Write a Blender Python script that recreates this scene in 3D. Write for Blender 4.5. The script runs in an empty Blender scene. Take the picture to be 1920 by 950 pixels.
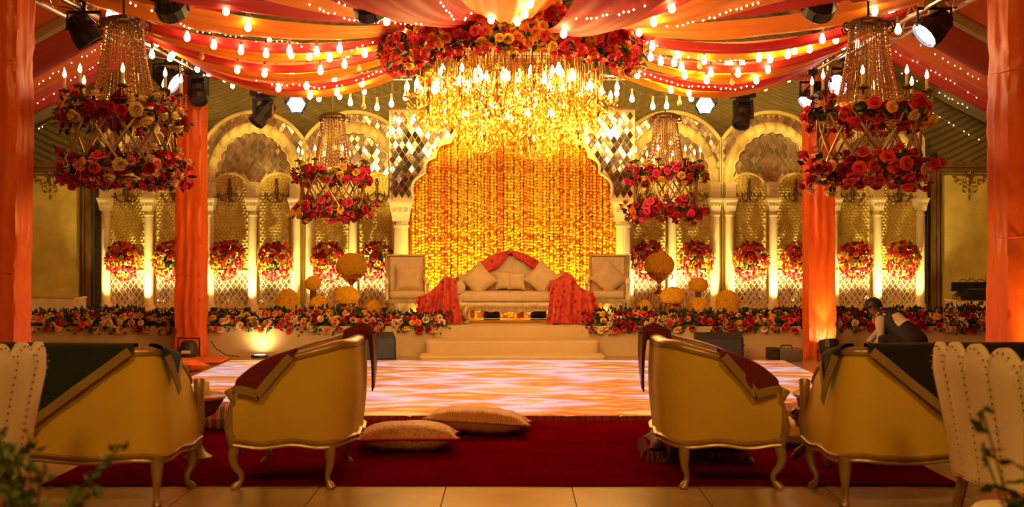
import bpy, math, random
from mathutils import Vector, Matrix, Quaternion, noise
from mathutils.bvhtree import BVHTree

# ------------------------------------------------------------------ camera, world, light
SC = bpy.context.scene
COL = SC.collection
R = math.radians
PI = math.pi
F = 2000.0            # focal length in pixels of the 1920 x 950 frame
CH = 1.55             # camera height
HOR = 455.0           # pixel row of the horizon

cam_data = bpy.data.cameras.new('camera')
cam = bpy.data.objects.new('camera', cam_data)
COL.objects.link(cam)
cam.location = (0, 0, CH)
cam.rotation_euler = (R(90), 0, 0)
cam_data.sensor_width = 36
cam_data.lens = F / 1920 * 36
cam_data.shift_y = -(475 - HOR) / 1920
cam_data.clip_end = 200
cam_data.dof.use_dof = True
cam_data.dof.focus_distance = 13.5
cam_data.dof.aperture_fstop = 2.6
SC.camera = cam

SC.view_settings.view_transform = 'Standard'
SC.view_settings.look = 'None'
SC.view_settings.gamma = 1
SC.view_settings.use_curve_mapping = False
SC.view_settings.exposure = 0.12
SC.cycles.use_denoising = True
SC.cycles.max_bounces = 7
SC.cycles.sample_clamp_indirect = 4

world = bpy.data.worlds.new('world')
SC.world = world
world.use_nodes = True
world.node_tree.nodes['Background'].inputs[0].default_value = (1.0, 0.45, 0.10, 1)
world.node_tree.nodes['Background'].inputs[1].default_value = 0.12

def add_light(name, kind, loc, energy, color, target=None, size=0.1, angle=60, blend=0.8, parent=None):
    ld = bpy.data.lights.new(name, kind)
    ld.energy = energy
    ld.color = color
    if kind == 'AREA':
        ld.size = size
    else:
        ld.shadow_soft_size = size
    if kind == 'SPOT':
        ld.spot_size = R(angle)
        ld.spot_blend = blend
    o = bpy.data.objects.new(name, ld)
    COL.objects.link(o)
    o.location = loc
    if target is not None:
        d = Vector(target) - Vector(loc)
        o.rotation_euler = d.to_track_quat('-Z', 'Y').to_euler()
    return o

WARM = (1.0, 0.68, 0.16)
AMBER = (1.0, 0.58, 0.12)
UPL = (1.0, 0.76, 0.26)
# house lamps over the audience behind the camera
add_light('house_lamp', 'AREA', (-2.6, .5, 6.9), 370, AMBER, (-1.8, 8, .6), 1.6)
add_light('house_lamp', 'AREA', (2.6, .5, 6.9), 370, AMBER, (1.8, 8, .6), 1.6)
# lamps on the tent beams over the dance floor and the stage
add_light('beam_lamp', 'AREA', (0, 11.0, 6.0), 110, AMBER, (0, 11.0, 0), 3.0)
add_light('stage_lamp', 'SPOT', (-1.6, 9.2, 4.6), 4800, WARM, (-2.9, 18.2, 1.6), 0.25, 62, 1)
add_light('stage_lamp', 'SPOT', (1.6, 9.2, 4.6), 4800, WARM, (2.9, 18.2, 1.6), 0.25, 62, 1)
for lx in (-2.7, 2.7): add_light('stage_lamp', 'SPOT', (lx, 9.0, 4.3), 1100, WARM, (lx * .04, 16.0, 1.2), 0.25, 30, 1)
add_light('panel_fill', 'SPOT', (-3.9, 10.0, 4.3), 900, WARM, (-7.6, 18.4, 1.4), 0.2, 40, 1)  # pair of spots added only to brighten the gilded side panels
add_light('panel_fill', 'SPOT', (3.9, 10.0, 4.3), 900, WARM, (7.6, 18.4, 1.4), 0.2, 40, 1)

# ------------------------------------------------------------------ helpers
rng = random.Random(11)

def P(px, py, s):
    """pixel and scale (pixels per metre at its depth) to a point"""
    return Vector(((px - 960) / s, F / s, CH - (py - HOR) / s))

def lerp(a, b, t):
    return a + (b - a) * t

def smooth(t):
    t = max(0.0, min(1.0, t))
    return t * t * (3 - 2 * t)

class MB:
    def __init__(self):
        self.v = []; self.f = []; self.m = []
    def add(self, vs, fs, M=None, mi=0):
        o = len(self.v)
        if M is not None:
            vs = [M @ Vector(v) for v in vs]
        self.v += [tuple(v) for v in vs]
        self.f += [tuple(i + o for i in f) for f in fs]
        self.m += [mi] * len(fs)
        return self
    def box(self, x0, x1, y0, y1, z0, z1, M=None, mi=0):
        vs = [(x, y, z) for z in (z0, z1) for y in (y0, y1) for x in (x0, x1)]
        fs = [(0, 2, 3, 1), (4, 5, 7, 6), (0, 1, 5, 4), (1, 3, 7, 5), (3, 2, 6, 7), (2, 0, 4, 6)]
        return self.add(vs, fs, M, mi)
    def bar(self, a, b, w, h=None, mi=0):
        """square bar from a to b"""
        a = Vector(a); b = Vector(b); h = h or w
        d = b - a
        q = d.to_track_quat('X', 'Z')
        M = Matrix.Translation(a) @ q.to_matrix().to_4x4()
        return self.box(0, d.length, -w / 2, w / 2, -h / 2, h / 2, M, mi)
    def tube(self, pts, r, n=8, cap=True, mi=0, flat=1.0):
        pts = [Vector(p) for p in pts]
        k = len(pts)
        rs = r if isinstance(r, (list, tuple)) else [r] * k
        T = []
        for i in range(k):
            t = pts[min(i + 1, k - 1)] - pts[max(i - 1, 0)]
            T.append(t.normalized() if t.length > 1e-9 else Vector((0, 0, 1)))
        ref = Vector((0, 0, 1)) if abs(T[0].z) < .9 else Vector((1, 0, 0))
        u = T[0].cross(ref).normalized()
        o = len(self.v); vs = []
        for i in range(k):
            u = (u - T[i] * u.dot(T[i]))
            u = u.normalized() if u.length > 1e-6 else T[i].orthogonal().normalized()
            w = T[i].cross(u)
            for j in range(n):
                a = 2 * PI * j / n
                vs.append(pts[i] + (u * math.cos(a) + w * math.sin(a) * flat) * rs[i])
        fs = []
        for i in range(k - 1):
            for j in range(n):
                j2 = (j + 1) % n
                fs.append((i * n + j, i * n + j2, (i + 1) * n + j2, (i + 1) * n + j))
        if cap:
            fs.append(tuple(range(n - 1, -1, -1)))
            fs.append(tuple((k - 1) * n + j for j in range(n)))
        return self.add(vs, fs, None, mi)
    def lathe(self, prof, n=16, c=(0, 0, 0), M=None, mi=0, flute=0, fd=0.0):
        vs = []; fs = []
        for (r, z) in prof:
            for j in range(n):
                a = 2 * PI * j / n
                rr = r * (1 - fd * (0.5 + 0.5 * math.cos(flute * a))) if flute else r
                vs.append((c[0] + rr * math.cos(a), c[1] + rr * math.sin(a), c[2] + z))
        k = len(prof)
        for i in range(k - 1):
            for j in range(n):
                j2 = (j + 1) % n
                fs.append((i * n + j, i * n + j2, (i + 1) * n + j2, (i + 1) * n + j))
        if prof[0][0] > 1e-4: fs.append(tuple(range(n - 1, -1, -1)))
        if prof[-1][0] > 1e-4: fs.append(tuple((k - 1) * n + j for j in range(n)))
        return self.add(vs, fs, M, mi)
    def ball(self, c, r, n=8, m=5, sc=(1, 1, 1), M=None, mi=0):
        prof = []
        vs = []; fs = []
        for i in range(m + 1):
            t = PI * i / m
            for j in range(n):
                a = 2 * PI * j / n
                vs.append((c[0] + sc[0] * r * math.sin(t) * math.cos(a), c[1] + sc[1] * r * math.sin(t) * math.sin(a), c[2] - sc[2] * r * math.cos(t)))
        for i in range(m):
            for j in range(n):
                j2 = (j + 1) % n
                if i == 0: fs.append((j, (i + 1) * n + j2, (i + 1) * n + j))
                elif i == m - 1: fs.append((i * n + j, i * n + j2, (i + 1) * n + j))
                else: fs.append((i * n + j, i * n + j2, (i + 1) * n + j2, (i + 1) * n + j))
        return self.add(vs, fs, M, mi)
    def octa(self, c, r, h=None):
        h = h or r
        x, y, z = c
        return self.add([(x + r, y, z), (x, y + r, z), (x - r, y, z), (x, y - r, z), (x, y, z + h), (x, y, z - h)],
                        [(0, 1, 4), (1, 2, 4), (2, 3, 4), (3, 0, 4), (1, 0, 5), (2, 1, 5), (3, 2, 5), (0, 3, 5)])
    def prism(self, poly, y0, y1, mi=0, M=None):
        """outline in x,z extruded along y"""
        n = len(poly)
        vs = [(x, y0, z) for x, z in poly] + [(x, y1, z) for x, z in poly]
        fs = [tuple(range(n)), tuple(range(2 * n - 1, n - 1, -1))]
        fs += [(i, i + n, (i + 1) % n + n, (i + 1) % n) for i in range(n)]
        return self.add(vs, fs, M, mi)
    def grid(self, fn, nu, nv, closeu=False, mi=0):
        vs = [fn(i / nu, j / nv) for j in range(nv + 1) for i in range(nu + (0 if closeu else 1))]
        w = nu if closeu else nu + 1
        fs = []
        for j in range(nv):
            for i in range(nu):
                i2 = (i + 1) % w
                fs.append((j * w + i, j * w + i2, (j + 1) * w + i2, (j + 1) * w + i))
        return self.add(vs, fs, None, mi)
    def strip(self, A, B, mi=0):
        """band between two polylines"""
        n = len(A)
        return self.add(list(A) + list(B), [(i, i + 1, n + i + 1, n + i) for i in range(n - 1)], None, mi)
    def mesh(self, name, smoothed=True, angle=38):
        me = bpy.data.meshes.new(name)
        me.from_pydata(self.v, [], self.f)
        if any(self.m):
            me.polygons.foreach_set('material_index', self.m)
        if smoothed:
            me.polygons.foreach_set('use_smooth', [True] * len(me.polygons))
            me.set_sharp_from_angle(angle=R(angle))
        me.update()
        return me

def obj(name, mb, mat, parent=None, loc=None, rot=None, scale=None, smoothed=True, angle=38):
    me = mb.mesh(name, smoothed, angle) if isinstance(mb, MB) else mb
    if mat is not None and len(me.materials) == 0:
        for m_ in (mat if isinstance(mat, (list, tuple)) else [mat]):
            me.materials.append(m_)
    o = bpy.data.objects.new(name, me)
    COL.objects.link(o)
    if parent is not None: o.parent = parent
    if loc is not None: o.location = loc
    if rot is not None:
        if isinstance(rot, Quaternion):
            o.rotation_mode = 'QUATERNION'; o.rotation_quaternion = rot
        else:
            o.rotation_euler = rot
    if scale is not None: o.scale = (scale,) * 3 if isinstance(scale, (int, float)) else scale
    return o

def tag(o, label, cat, group=None):
    o['label'] = label; o['category'] = cat
    if group: o['group'] = group
    return o

def thing(name, label, cat, loc=(0, 0, 0), rotz=0, group=None, scale=None):
    o = bpy.data.objects.new(name, None)
    COL.objects.link(o)
    o.empty_display_size = 0.1
    o.location = loc
    o.rotation_euler = (0, 0, rotz)
    if scale: o.scale = (scale,) * 3
    return tag(o, label, cat, group)

def struct(o):
    o['kind'] = 'structure'
    return o

def stuff(o):
    o['kind'] = 'stuff'
    return o

def copy_tree(o, parent=None):
    c = o.copy()
    COL.objects.link(c)
    c.parent = parent
    for ch in list(KIDS(o)):
        copy_tree(ch, c)
    return c

def KIDS(o):
    return [x for x in o.children]

# ------------------------------------------------------------------ materials
def new_mat(name):
    m = bpy.data.materials.new(name)
    m.use_nodes = True
    nt = m.node_tree
    return m, nt, nt.nodes['Principled BSDF']

def mat(name, col, rough=0.6, metal=0.0, var=0.0, vscale=8.0, bump=0.0, bscale=60.0, spec=0.5, sheen=0.0, stretch=None, coat=0.0, obj_var=0.0):
    m, nt, b = new_mat(name)
    N = nt.nodes; L = nt.links
    b.inputs['Base Color'].default_value = (*col, 1)
    b.inputs['Roughness'].default_value = rough
    b.inputs['Metallic'].default_value = metal
    b.inputs['Specular IOR Level'].default_value = spec
    if sheen:
        b.inputs['Sheen Weight'].default_value = sheen
        b.inputs['Sheen Tint'].default_value = (*[min(1, c * 1.5 + .1) for c in col], 1)
    if coat: b.inputs['Coat Weight'].default_value = coat
    src = None
    if var or bump:
        tc = N.new('ShaderNodeTexCoord')
        mp = N.new('ShaderNodeMapping')
        if stretch: mp.inputs['Scale'].default_value = stretch
        L.new(tc.outputs['Object'], mp.inputs['Vector'])
        src = mp.outputs['Vector']
    hv = None
    if var:
        nz = N.new('ShaderNodeTexNoise')
        nz.inputs['Scale'].default_value = vscale
        nz.inputs['Detail'].default_value = 4
        L.new(src, nz.inputs['Vector'])
        rp = N.new('ShaderNodeValToRGB')
        lo = [max(0, c * (1 - var)) for c in col]; hi = [min(1, c * (1 + var)) for c in col]
        rp.color_ramp.elements[0].position = .3; rp.color_ramp.elements[1].position = .7
        rp.color_ramp.elements[0].color = (*lo, 1); rp.color_ramp.elements[1].color = (*hi, 1)
        L.new(nz.outputs['Fac'], rp.inputs['Fac'])
        L.new(rp.outputs['Color'], b.inputs['Base Color'])
    if bump:
        nz2 = N.new('ShaderNodeTexNoise')
        nz2.inputs['Scale'].default_value = bscale
        nz2.inputs['Detail'].default_value = 3
        L.new(src, nz2.inputs['Vector'])
        bp = N.new('ShaderNodeBump')
        bp.inputs['Strength'].default_value = bump
        bp.inputs['Distance'].default_value = 0.02
        L.new(nz2.outputs['Fac'], bp.inputs['Height'])
        L.new(bp.outputs['Normal'], b.inputs['Normal'])
    if obj_var:
        oi = N.new('ShaderNodeObjectInfo')
        hs = N.new('ShaderNodeHueSaturation')
        mr = N.new('ShaderNodeMapRange')
        mr.inputs['To Min'].default_value = 1 - obj_var; mr.inputs['To Max'].default_value = 1 + obj_var
        L.new(oi.outputs['Random'], mr.inputs['Value'])
        L.new(mr.outputs['Result'], hs.inputs['Value'])
        if b.inputs['Base Color'].is_linked:
            L.new(b.inputs['Base Color'].links[0].from_socket, hs.inputs['Color'])
        else:
            hs.inputs['Color'].default_value = (*col, 1)
        L.new(hs.outputs['Color'], b.inputs['Base Color'])
    return m

def emit(name, col, strength, base=(0.8, 0.8, 0.8)):
    m, nt, b = new_mat(name)
    b.inputs['Base Color'].default_value = (*base, 1)
    b.inputs['Emission Color'].default_value = (*col, 1)
    b.inputs['Emission Strength'].default_value = strength
    return m

def patterned(name, cols, scale=6.0, stretch=(1, 1, 1), rough=0.7, kind='noise', emis=0.0, bump=0.0, interp='LINEAR', sheen=0.0):
    """several colours mixed by a texture"""
    m, nt, b = new_mat(name)
    N = nt.nodes; L = nt.links
    tc = N.new('ShaderNodeTexCoord')
    mp = N.new('ShaderNodeMapping')
    mp.inputs['Scale'].default_value = stretch
    L.new(tc.outputs['Object'], mp.inputs['Vector'])
    if kind == 'noise':
        t = N.new('ShaderNodeTexNoise'); t.inputs['Scale'].default_value = scale; t.inputs['Detail'].default_value = 3
        fac = t.outputs['Fac']
    elif kind == 'voronoi':
        t = N.new('ShaderNodeTexVoronoi'); t.inputs['Scale'].default_value = scale
        fac = t.outputs['Distance']
    else:
        t = N.new('ShaderNodeTexWave'); t.inputs['Scale'].default_value = scale; t.inputs['Distortion'].default_value = 1.2
        fac = t.outputs['Fac']
    L.new(mp.outputs['Vector'], t.inputs['Vector'])
    rp = N.new('ShaderNodeValToRGB')
    cr = rp.color_ramp
    cr.interpolation = interp
    while len(cr.elements) < len(cols): cr.elements.new(0.5)
    for e, (p, c) in zip(cr.elements, cols):
        e.position = p; e.color = (*c, 1)
    L.new(fac, rp.inputs['Fac'])
    L.new(rp.outputs['Color'], b.inputs['Base Color'])
    b.inputs['Roughness'].default_value = rough
    if sheen: b.inputs['Sheen Weight'].default_value = sheen
    if emis:
        L.new(rp.outputs['Color'], b.inputs['Emission Color'])
        b.inputs['Emission Strength'].default_value = emis
    if bump:
        bp = N.new('ShaderNodeBump'); bp.inputs['Strength'].default_value = bump; bp.inputs['Distance'].default_value = .01
        L.new(fac, bp.inputs['Height']); L.new(bp.outputs['Normal'], b.inputs['Normal'])
    return m

M = {}
M['floor'] = mat('floor_stone', (.40, .25, .09), .24, var=.12, vscale=3, bump=.05, bscale=9)
M['grout'] = mat('floor_joint', (.20, .13, .06), .7)
M['carpet'] = mat('red_carpet', (.115, .0004, .003), .95, var=.2, vscale=3, bump=.5, bscale=140, spec=0.0)
M['stage'] = mat('stage_cloth', (.58, .42, .22), .7, var=.05, vscale=2, bump=.08, bscale=30)
M['stagetop'] = mat('stage_top', (.70, .55, .30), .6, var=.06, vscale=2)
M['olive'] = mat('olive_drape', (.21, .155, .065), .75, var=.12, vscale=1.2)
M['cream'] = mat('cream_plaster', (.80, .66, .26), .45, var=.06, vscale=5, bump=.06, bscale=40)
M['column'] = mat('ivory_column', (.86, .74, .42), .38, var=.05, vscale=4)
M['relief'] = mat('gilded_relief', (.68, .53, .13), .5, metal=.08, var=.12, vscale=5)
M['goldpanel'] = mat('gold_panel', (.68, .52, .12), .55, var=.18, vscale=4, bump=.1, bscale=8)
M['goldframe'] = mat('aged_gold_frame', (.34, .20, .06), .35, metal=.7, var=.35, vscale=9, stretch=(1, 1, .3))
M['bronze'] = mat('bronze', (.16, .09, .03), .35, metal=.8)
M['gold'] = mat('polished_gold', (.75, .46, .12), .2, metal=1.0)
M['mirror'] = mat('mirror_tile', (.86, .70, .52), .14, metal=.8, obj_var=.3)
M['lattice'] = mat('white_lattice', (.85, .78, .62), .4)
M['osat'] = mat('orange_satin', (.80, .115, .008), .38, var=.10, vscale=2, sheen=.2)
M['orange'] = mat('orange_swag', (.95, .25, .003), .55, var=.10, vscale=1.5)
M['red'] = mat('red_swag', (.50, .010, .007), .6, var=.12, vscale=1.5)
M['crimson'] = mat('crimson_roof_cloth', (.34, .008, .008), .6, var=.12, vscale=1.5)
M['pink'] = mat('coral_swag', (.72, .036, .016), .6, var=.10, vscale=1.5)
M['roofo'] = mat('orange_roof_cloth', (.60, .085, .006), .6, var=.1, vscale=1.5)
M['alu'] = mat('aluminium', (.62, .58, .54), .3, metal=1.0)
M['black'] = mat('black_housing', (.014, .013, .013), .42)
M['dark'] = mat('dark_grille', (.03, .028, .03), .6, bump=.4, bscale=200)
M['blue'] = mat('blue_black_grille', (.035, .05, .085), .5, bump=.4, bscale=200)
M['bulb'] = emit('lit_bulb', (1.0, .66, .26), 45)
M['candle'] = emit('lit_candle', (1.0, .62, .20), 16)
M['fairy'] = emit('fairy_light', (1.0, .66, .38), 9)
M['lens'] = emit('cold_lens', (.86, .92, 1.0), 14)
M['amberlens'] = emit('amber_lens', (1.0, .75, .32), 30)
M['offbulb'] = mat('unlit_bulb', (.75, .42, .16), .12, spec=.8)
M['wire'] = mat('dark_wire', (.05, .025, .01), .6)
M['paleWire'] = mat('pale_wire', (.55, .32, .16), .5)
M['crystal'] = mat('crystal', (.85, .62, .34), .10, metal=.85)
M['amber'] = mat('amber_crystal', (.72, .38, .04), .18, metal=.65)
M['leaf'] = mat('leaf', (.020, .055, .010), .55, var=.5, vscale=14)
M['leaf2'] = mat('fresh_leaf', (.075, .14, .02), .5, var=.4, vscale=14)
M['stem'] = mat('stem', (.05, .07, .02), .6)
ROSE = {
 'crimson': mat('crimson_rose', (.46, .008, .018), .55, obj_var=.3, sheen=.2),
 'coral': mat('coral_rose', (.80, .07, .075), .55, obj_var=.25, sheen=.2),
 'pink': mat('pink_rose', (.80, .035, .13), .55, obj_var=.25, sheen=.2),
 'magenta': mat('magenta_rose', (.55, .012, .15), .55, obj_var=.25, sheen=.2),
 'yellow': mat('yellow_rose', (.92, .50, .025), .55, obj_var=.15, sheen=.2),
 'orange': mat('orange_rose', (.90, .23, .012), .55, obj_var=.2, sheen=.2),
 'cream': mat('cream_rose', (.86, .60, .26), .55, obj_var=.15, sheen=.2),
 'blush': mat('blush_rose', (.82, .32, .20), .55, obj_var=.2, sheen=.2),
}
M['marigold'] = mat('marigold', (.95, .42, .010), .6, var=.25, vscale=20)
M['marigold2'] = mat('yellow_marigold', (.97, .50, .012), .6, var=.2, vscale=20)
M['marigold3'] = mat('deep_marigold', (.85, .24, .008), .6, var=.3, vscale=20)
M['brass'] = mat('brass', (.72, .42, .10), .18, metal=1.0)
M['brown'] = mat('brown_wood', (.16, .055, .02), .5)
M['frame'] = mat('gilded_wood', (.42, .27, .10), .36, metal=.45, var=.2, vscale=9)
M['uphol'] = mat('cream_velvet', (.68, .43, .032), .75, var=.06, vscale=2.5, bump=.06, bscale=120, sheen=.1)
M['white'] = mat('white_leather', (.92, .80, .56), .42, var=.04, vscale=4, bump=.08, bscale=22)
M['nail'] = mat('brass_nail', (.55, .36, .14), .25, metal=1)
M['green'] = mat('dark_green_velvet', (.010, .020, .009), .9, sheen=.1)
M['maroon'] = mat('maroon_velvet', (.14, .004, .008), .85, sheen=.15)
M['blackv'] = mat('black_velvet', (.010, .005, .005), .9, sheen=.08)
M['sequin'] = patterned('sequin_trim', [(0.0, (.9, .66, .26)), (.14, (.45, .30, .10)), (.5, (.30, .19, .06))], 150, rough=.25, kind='voronoi')
M['sofabeige'] = mat('beige_brocade', (.56, .40, .22), .6, var=.1, vscale=14, bump=.1, bscale=60)
M['sofaframe'] = mat('champagne_wood', (.44, .31, .15), .45, metal=.25, var=.2, vscale=14)
M['paisley'] = patterned('paisley_cloth', [(0.0, (.05, .02, .03)), (.16, (.10, .03, .05)), (.20, (.50, .012, .015)), (.42, (.60, .055, .008)), (.75, (.34, .008, .014))], 9, rough=.6, kind='voronoi', sheen=.2)
M['redlining'] = mat('red_lining', (.60, .006, .02), .6, sheen=.2)
M['orangecloth'] = patterned('orange_print', [(0.0, (.25, .06, .02)), (.12, (.55, .09, .01)), (.3, (.82, .16, .008)), (1, (.78, .13, .01))], 9, rough=.6, kind='voronoi')
M['skin'] = mat('skin', (.26, .11, .055), .5)
M['hair'] = mat('hair', (.012, .008, .006), .5)
M['shirt'] = mat('shirt', (.50, .41, .30), .8, bump=.1, bscale=30)
M['trouser'] = mat('trousers', (.014, .012, .013), .8)
M['vest'] = mat('dark_vest', (.012, .012, .018), .75)
# ------------------------------------------------------------------ floor, tent, stage
fl = struct(obj('floor', MB().box(-9.6, 9.6, -6, 19.4, -.06, -.012), M['grout']))
tm = MB().box(.004, .796, .004, .796, -.02, 0).mesh('floor_tile', False)
tm.materials.append(M['floor'])
for ix in range(-12, 12):
    for iy in range(-1, 11):
        # tiles in view: the front strip, both sides, and the apron before the stage
        y0 = 6.0 + iy * .8
        if ix in range(-5, 4) and 6.8 < y0 and y0 + .8 < 13.3: continue
        o = obj('floor_tile', tm, None, fl, (ix * .8 + .38, y0, 0))
rest = MB()
rest.box(-9.6, 9.6, -6, 5.196, -.02, 0); rest.box(-9.6, 9.6, 14.804, 19.4, -.02, 0); rest.box(-9.6, -9.226, 5.2, 14.8, -.02, 0)
rest.box(-3.616, 3.576, 7.604, 12.9, -.02, 0)
stuff(obj('floor_slab', rest, M['floor'], fl, smoothed=False))

# carpet
def carpet_fn(u, v):
    x = lerp(-3.0, 2.85, u); y = lerp(6.79, 9.22, v)
    e = .012 * noise.noise(Vector((x * 1.3, y * 2, 3)))
    if v in (0.0, 1.0): y += .02 * noise.noise(Vector((x * 1.1, v, 7)))
    return (x, y, .012 + max(-.004, e))
cm = MB().grid(carpet_fn, 90, 40)
A = [carpet_fn(i / 90, 0) for i in range(91)]
cm.strip([(p[0], p[1], 0) for p in A], A)
tag(obj('carpet', cm, M['carpet']), 'plain dark red carpet laid in front of the lit dance floor', 'carpet')

# lit dance floor
def led_mat():
    m, nt, b = new_mat('led_floor_image')
    N = nt.nodes; L = nt.links
    g = N.new('ShaderNodeNewGeometry')
    mp = N.new('ShaderNodeMapping'); mp.inputs['Scale'].default_value = (.5, 1.25, 1)
    L.new(g.outputs['Position'], mp.inputs['Vector'])
    n1 = N.new('ShaderNodeTexNoise'); n1.inputs['Scale'].default_value = 1.5; n1.inputs['Detail'].default_value = 3; n1.inputs['Roughness'].default_value = .56
    L.new(mp.outputs['Vector'], n1.inputs['Vector'])
    mp2 = N.new('ShaderNodeMapping'); mp2.inputs['Scale'].default_value = (.62, 1.5, 1)
    L.new(g.outputs['Position'], mp2.inputs['Vector'])
    vo = N.new('ShaderNodeTexVoronoi'); vo.distance = 'MANHATTAN'; vo.inputs['Scale'].default_value = 1.7
    L.new(mp2.outputs['Vector'], vo.inputs['Vector'])
    mx = N.new('ShaderNodeMath'); mx.operation = 'MULTIPLY_ADD'; mx.inputs[1].default_value = .56
    L.new(vo.outputs['Distance'], mx.inputs[0])
    sb = N.new('ShaderNodeMath'); sb.operation = 'MULTIPLY_ADD'; sb.inputs[1].default_value = .95; sb.inputs[2].default_value = -.20
    L.new(n1.outputs['Fac'], sb.inputs[0]); L.new(sb.outputs[0], mx.inputs[2])
    rp = N.new('ShaderNodeValToRGB'); cr = rp.color_ramp
    cols = [(.34, (.92, .62, .18)), (.43, (.90, .34, .05)), (.52, (.72, .09, .02)), (.60, (.88, .30, .06)), (.67, (.80, .28, .16)), (.74, (.78, .50, .66)), (.83, (.92, .78, .90)), (.94, (.85, .42, .15))]
    while len(cr.elements) < len(cols): cr.elements.new(.5)
    for e, (p, c) in zip(cr.elements, cols): e.position = p; e.color = (*c, 1)
    L.new(mx.outputs[0], rp.inputs['Fac'])
    L.new(rp.outputs['Color'], b.inputs['Emission Color'])
    b.inputs['Emission Strength'].default_value = .56
    b.inputs['Base Color'].default_value = (.25, .14, .08, 1)
    b.inputs['Roughness'].default_value = .26
    return m
M['led'] = led_mat()
LX0, LX1, LY0, LY1, LZ = -3.58, 3.45, 9.27, 13.6, .055
df = thing('dance_floor', 'glowing screen dance floor with pink and orange ikat streaks', 'dance floor', (0, 11.4, 0))
nx, ny = 14, 9
wx = (LX1 - LX0) / nx; wy = (LY1 - LY0) / ny
pm = MB().box(.0015, wx - .0015, .0015, wy - .0015, .02, LZ).mesh('led_panel', False); pm.materials.append(M['led'])
for i in range(nx):
    for j in range(ny):
        obj('led_panel', pm, None, df, (LX0 + i * wx, LY0 + j * wy - 11.4, 0))
obj('base_frame', MB().box(LX0 + .01, LX1 - .01, LY0 + .01 - 11.4, LY1 - .01 - 11.4, 0, .02), M['black'], df)
ed = MB(); ed.box(LX0 - .03, LX0 - .001, LY0 - 11.42, LY1 - 11.4, 0, LZ + .003); ed.box(LX1 + .001, LX1 + .03, LY0 - 11.42, LY1 - 11.4, 0, LZ + .003)
obj('edge_trim', ed, M['alu'], df, smoothed=False)
M['border'] = patterned('printed_border', [(0, (.30, .012, .02)), (.5, (.34, .02, .03)), (.62, (.50, .20, .07)), (.7, (.30, .04, .03)), (1, (.42, .02, .05))], 4.4, (1, .2, .2), kind='wave', rough=.6)
bd = obj('printed_border', MB().box(LX0, LX1, LY0 - 11.43, LY0 - 11.402, 0.008, LZ - .004), M['border'], df)
hoop = MB()
for k in range(15):
    cx = LX0 + .25 + k * .48
    hoop.tube([(cx + .1 * math.cos(a), LY0 - 11.432, .008 + .038 * math.sin(a)) for a in [PI * q / 8 for q in range(9)]], .003, 5)
    hoop.tube([(cx + .13 * math.cos(a), LY0 - 11.432, .008 + .043 * math.sin(a)) for a in [PI * q / 8 for q in range(9)]], .002, 5)
obj('arch_motif', hoop, M['gold'], bd)

# stage
SY = 14.6; SZ = .41
st = thing('stage', 'low cream stage platform running across the tent before the arches', 'stage', (0, 16.5, 0))
def front_fn(u, v):
    x = lerp(-9.2, 9.2, u)
    return (x, SY - 16.5 + .006 * math.sin(x * 3.1) * (1 - v), lerp(0, SZ, v))
obj('front_skirt', MB().grid(front_fn, 80, 4), M['stage'], st)
obj('deck', MB().box(-9.2, 9.2, SY - 16.5 + .012, 18.75 - 16.5, 0, SZ - .001), M['stagetop'], st)
stp = thing('stage_steps', 'two shallow carpeted steps with rounded corners leading up to the stage', 'steps', (0, 14.1, 0))
def rounded_slab(x0, x1, y0, y1, z0, z1, r):
    pts = [(x0, y1)]
    for k in range(7):
        a = PI + PI / 2 * k / 6; pts.append((x0 + r + r * math.cos(a), y0 + r + r * math.sin(a)))
    for k in range(7):
        a = 1.5 * PI + PI / 2 * k / 6; pts.append((x1 - r + r * math.cos(a), y0 + r + r * math.sin(a)))
    pts.append((x1, y1))
    n = len(pts); e = .015
    mb = MB()
    vs = [(x, y, z0) for x, y in pts] + [(x, y, z1 - e) for x, y in pts]
    cxx = (x0 + x1) / 2; cy = (y0 + y1) / 2
    vs += [(x + (cxx - x) * e / (x1 - x0) * 2, y + (e if y < cy else 0), z1) for x, y in pts]
    fs = [(i, (i + 1) % n, n + (i + 1) % n, n + i) for i in range(n)] + [(n + i, n + (i + 1) % n, 2 * n + (i + 1) % n, 2 * n + i) for i in range(n)]
    fs.append(tuple(range(2 * n, 3 * n)))
    return mb.add(vs, fs)
obj('step', rounded_slab(-1.16, 1.16, -.02, .495, 0, .25, .09), M['stage'], stp)
obj('step', rounded_slab(-1.2, 1.2, -.42, -.021, 0, .095, .06), M['stage'], stp)

# tent walls and roof
def roof_z(x): return 8.2 - .54 * abs(x)
WB = 18.85
def back_fn(u, v):
    x = lerp(-9.4, 9.4, u); z = lerp(0, roof_z(x), v)
    # swag folds falling from hang points
    k = (x + 3.05) / 5.9; fr = k - math.floor(k); t = abs(fr - .5) * 2
    sagz = .95 * (1 - t ** 1.6)
    ph = (z + sagz * 1.1) * 52 + 3.0 * noise.noise(Vector((x * .5, z * .6, 1)))
    amp = .019 * smooth((z - 2.4) / 1.0) + .01
    return (x, WB + amp * math.sin(ph) + .05 * noise.noise(Vector((x * .4, z * .4, 5))), z)
struct(obj('wall_back', MB().grid(back_fn, 640, 240), M['olive']))
def side_fn(sg):
    def fn(u, v):
        y = lerp(-6, WB, u); z = lerp(0, roof_z(9.4), v)
        return (sg * 9.4 + .03 * math.sin(y * 14 + 2 * noise.noise(Vector((y, z, 0)))), y, z)
    return fn
struct(obj('wall_left', MB().grid(side_fn(-1), 200, 4), M['olive']))
struct(obj('wall_right', MB().grid(side_fn(1), 200, 4), M['olive']))
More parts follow.
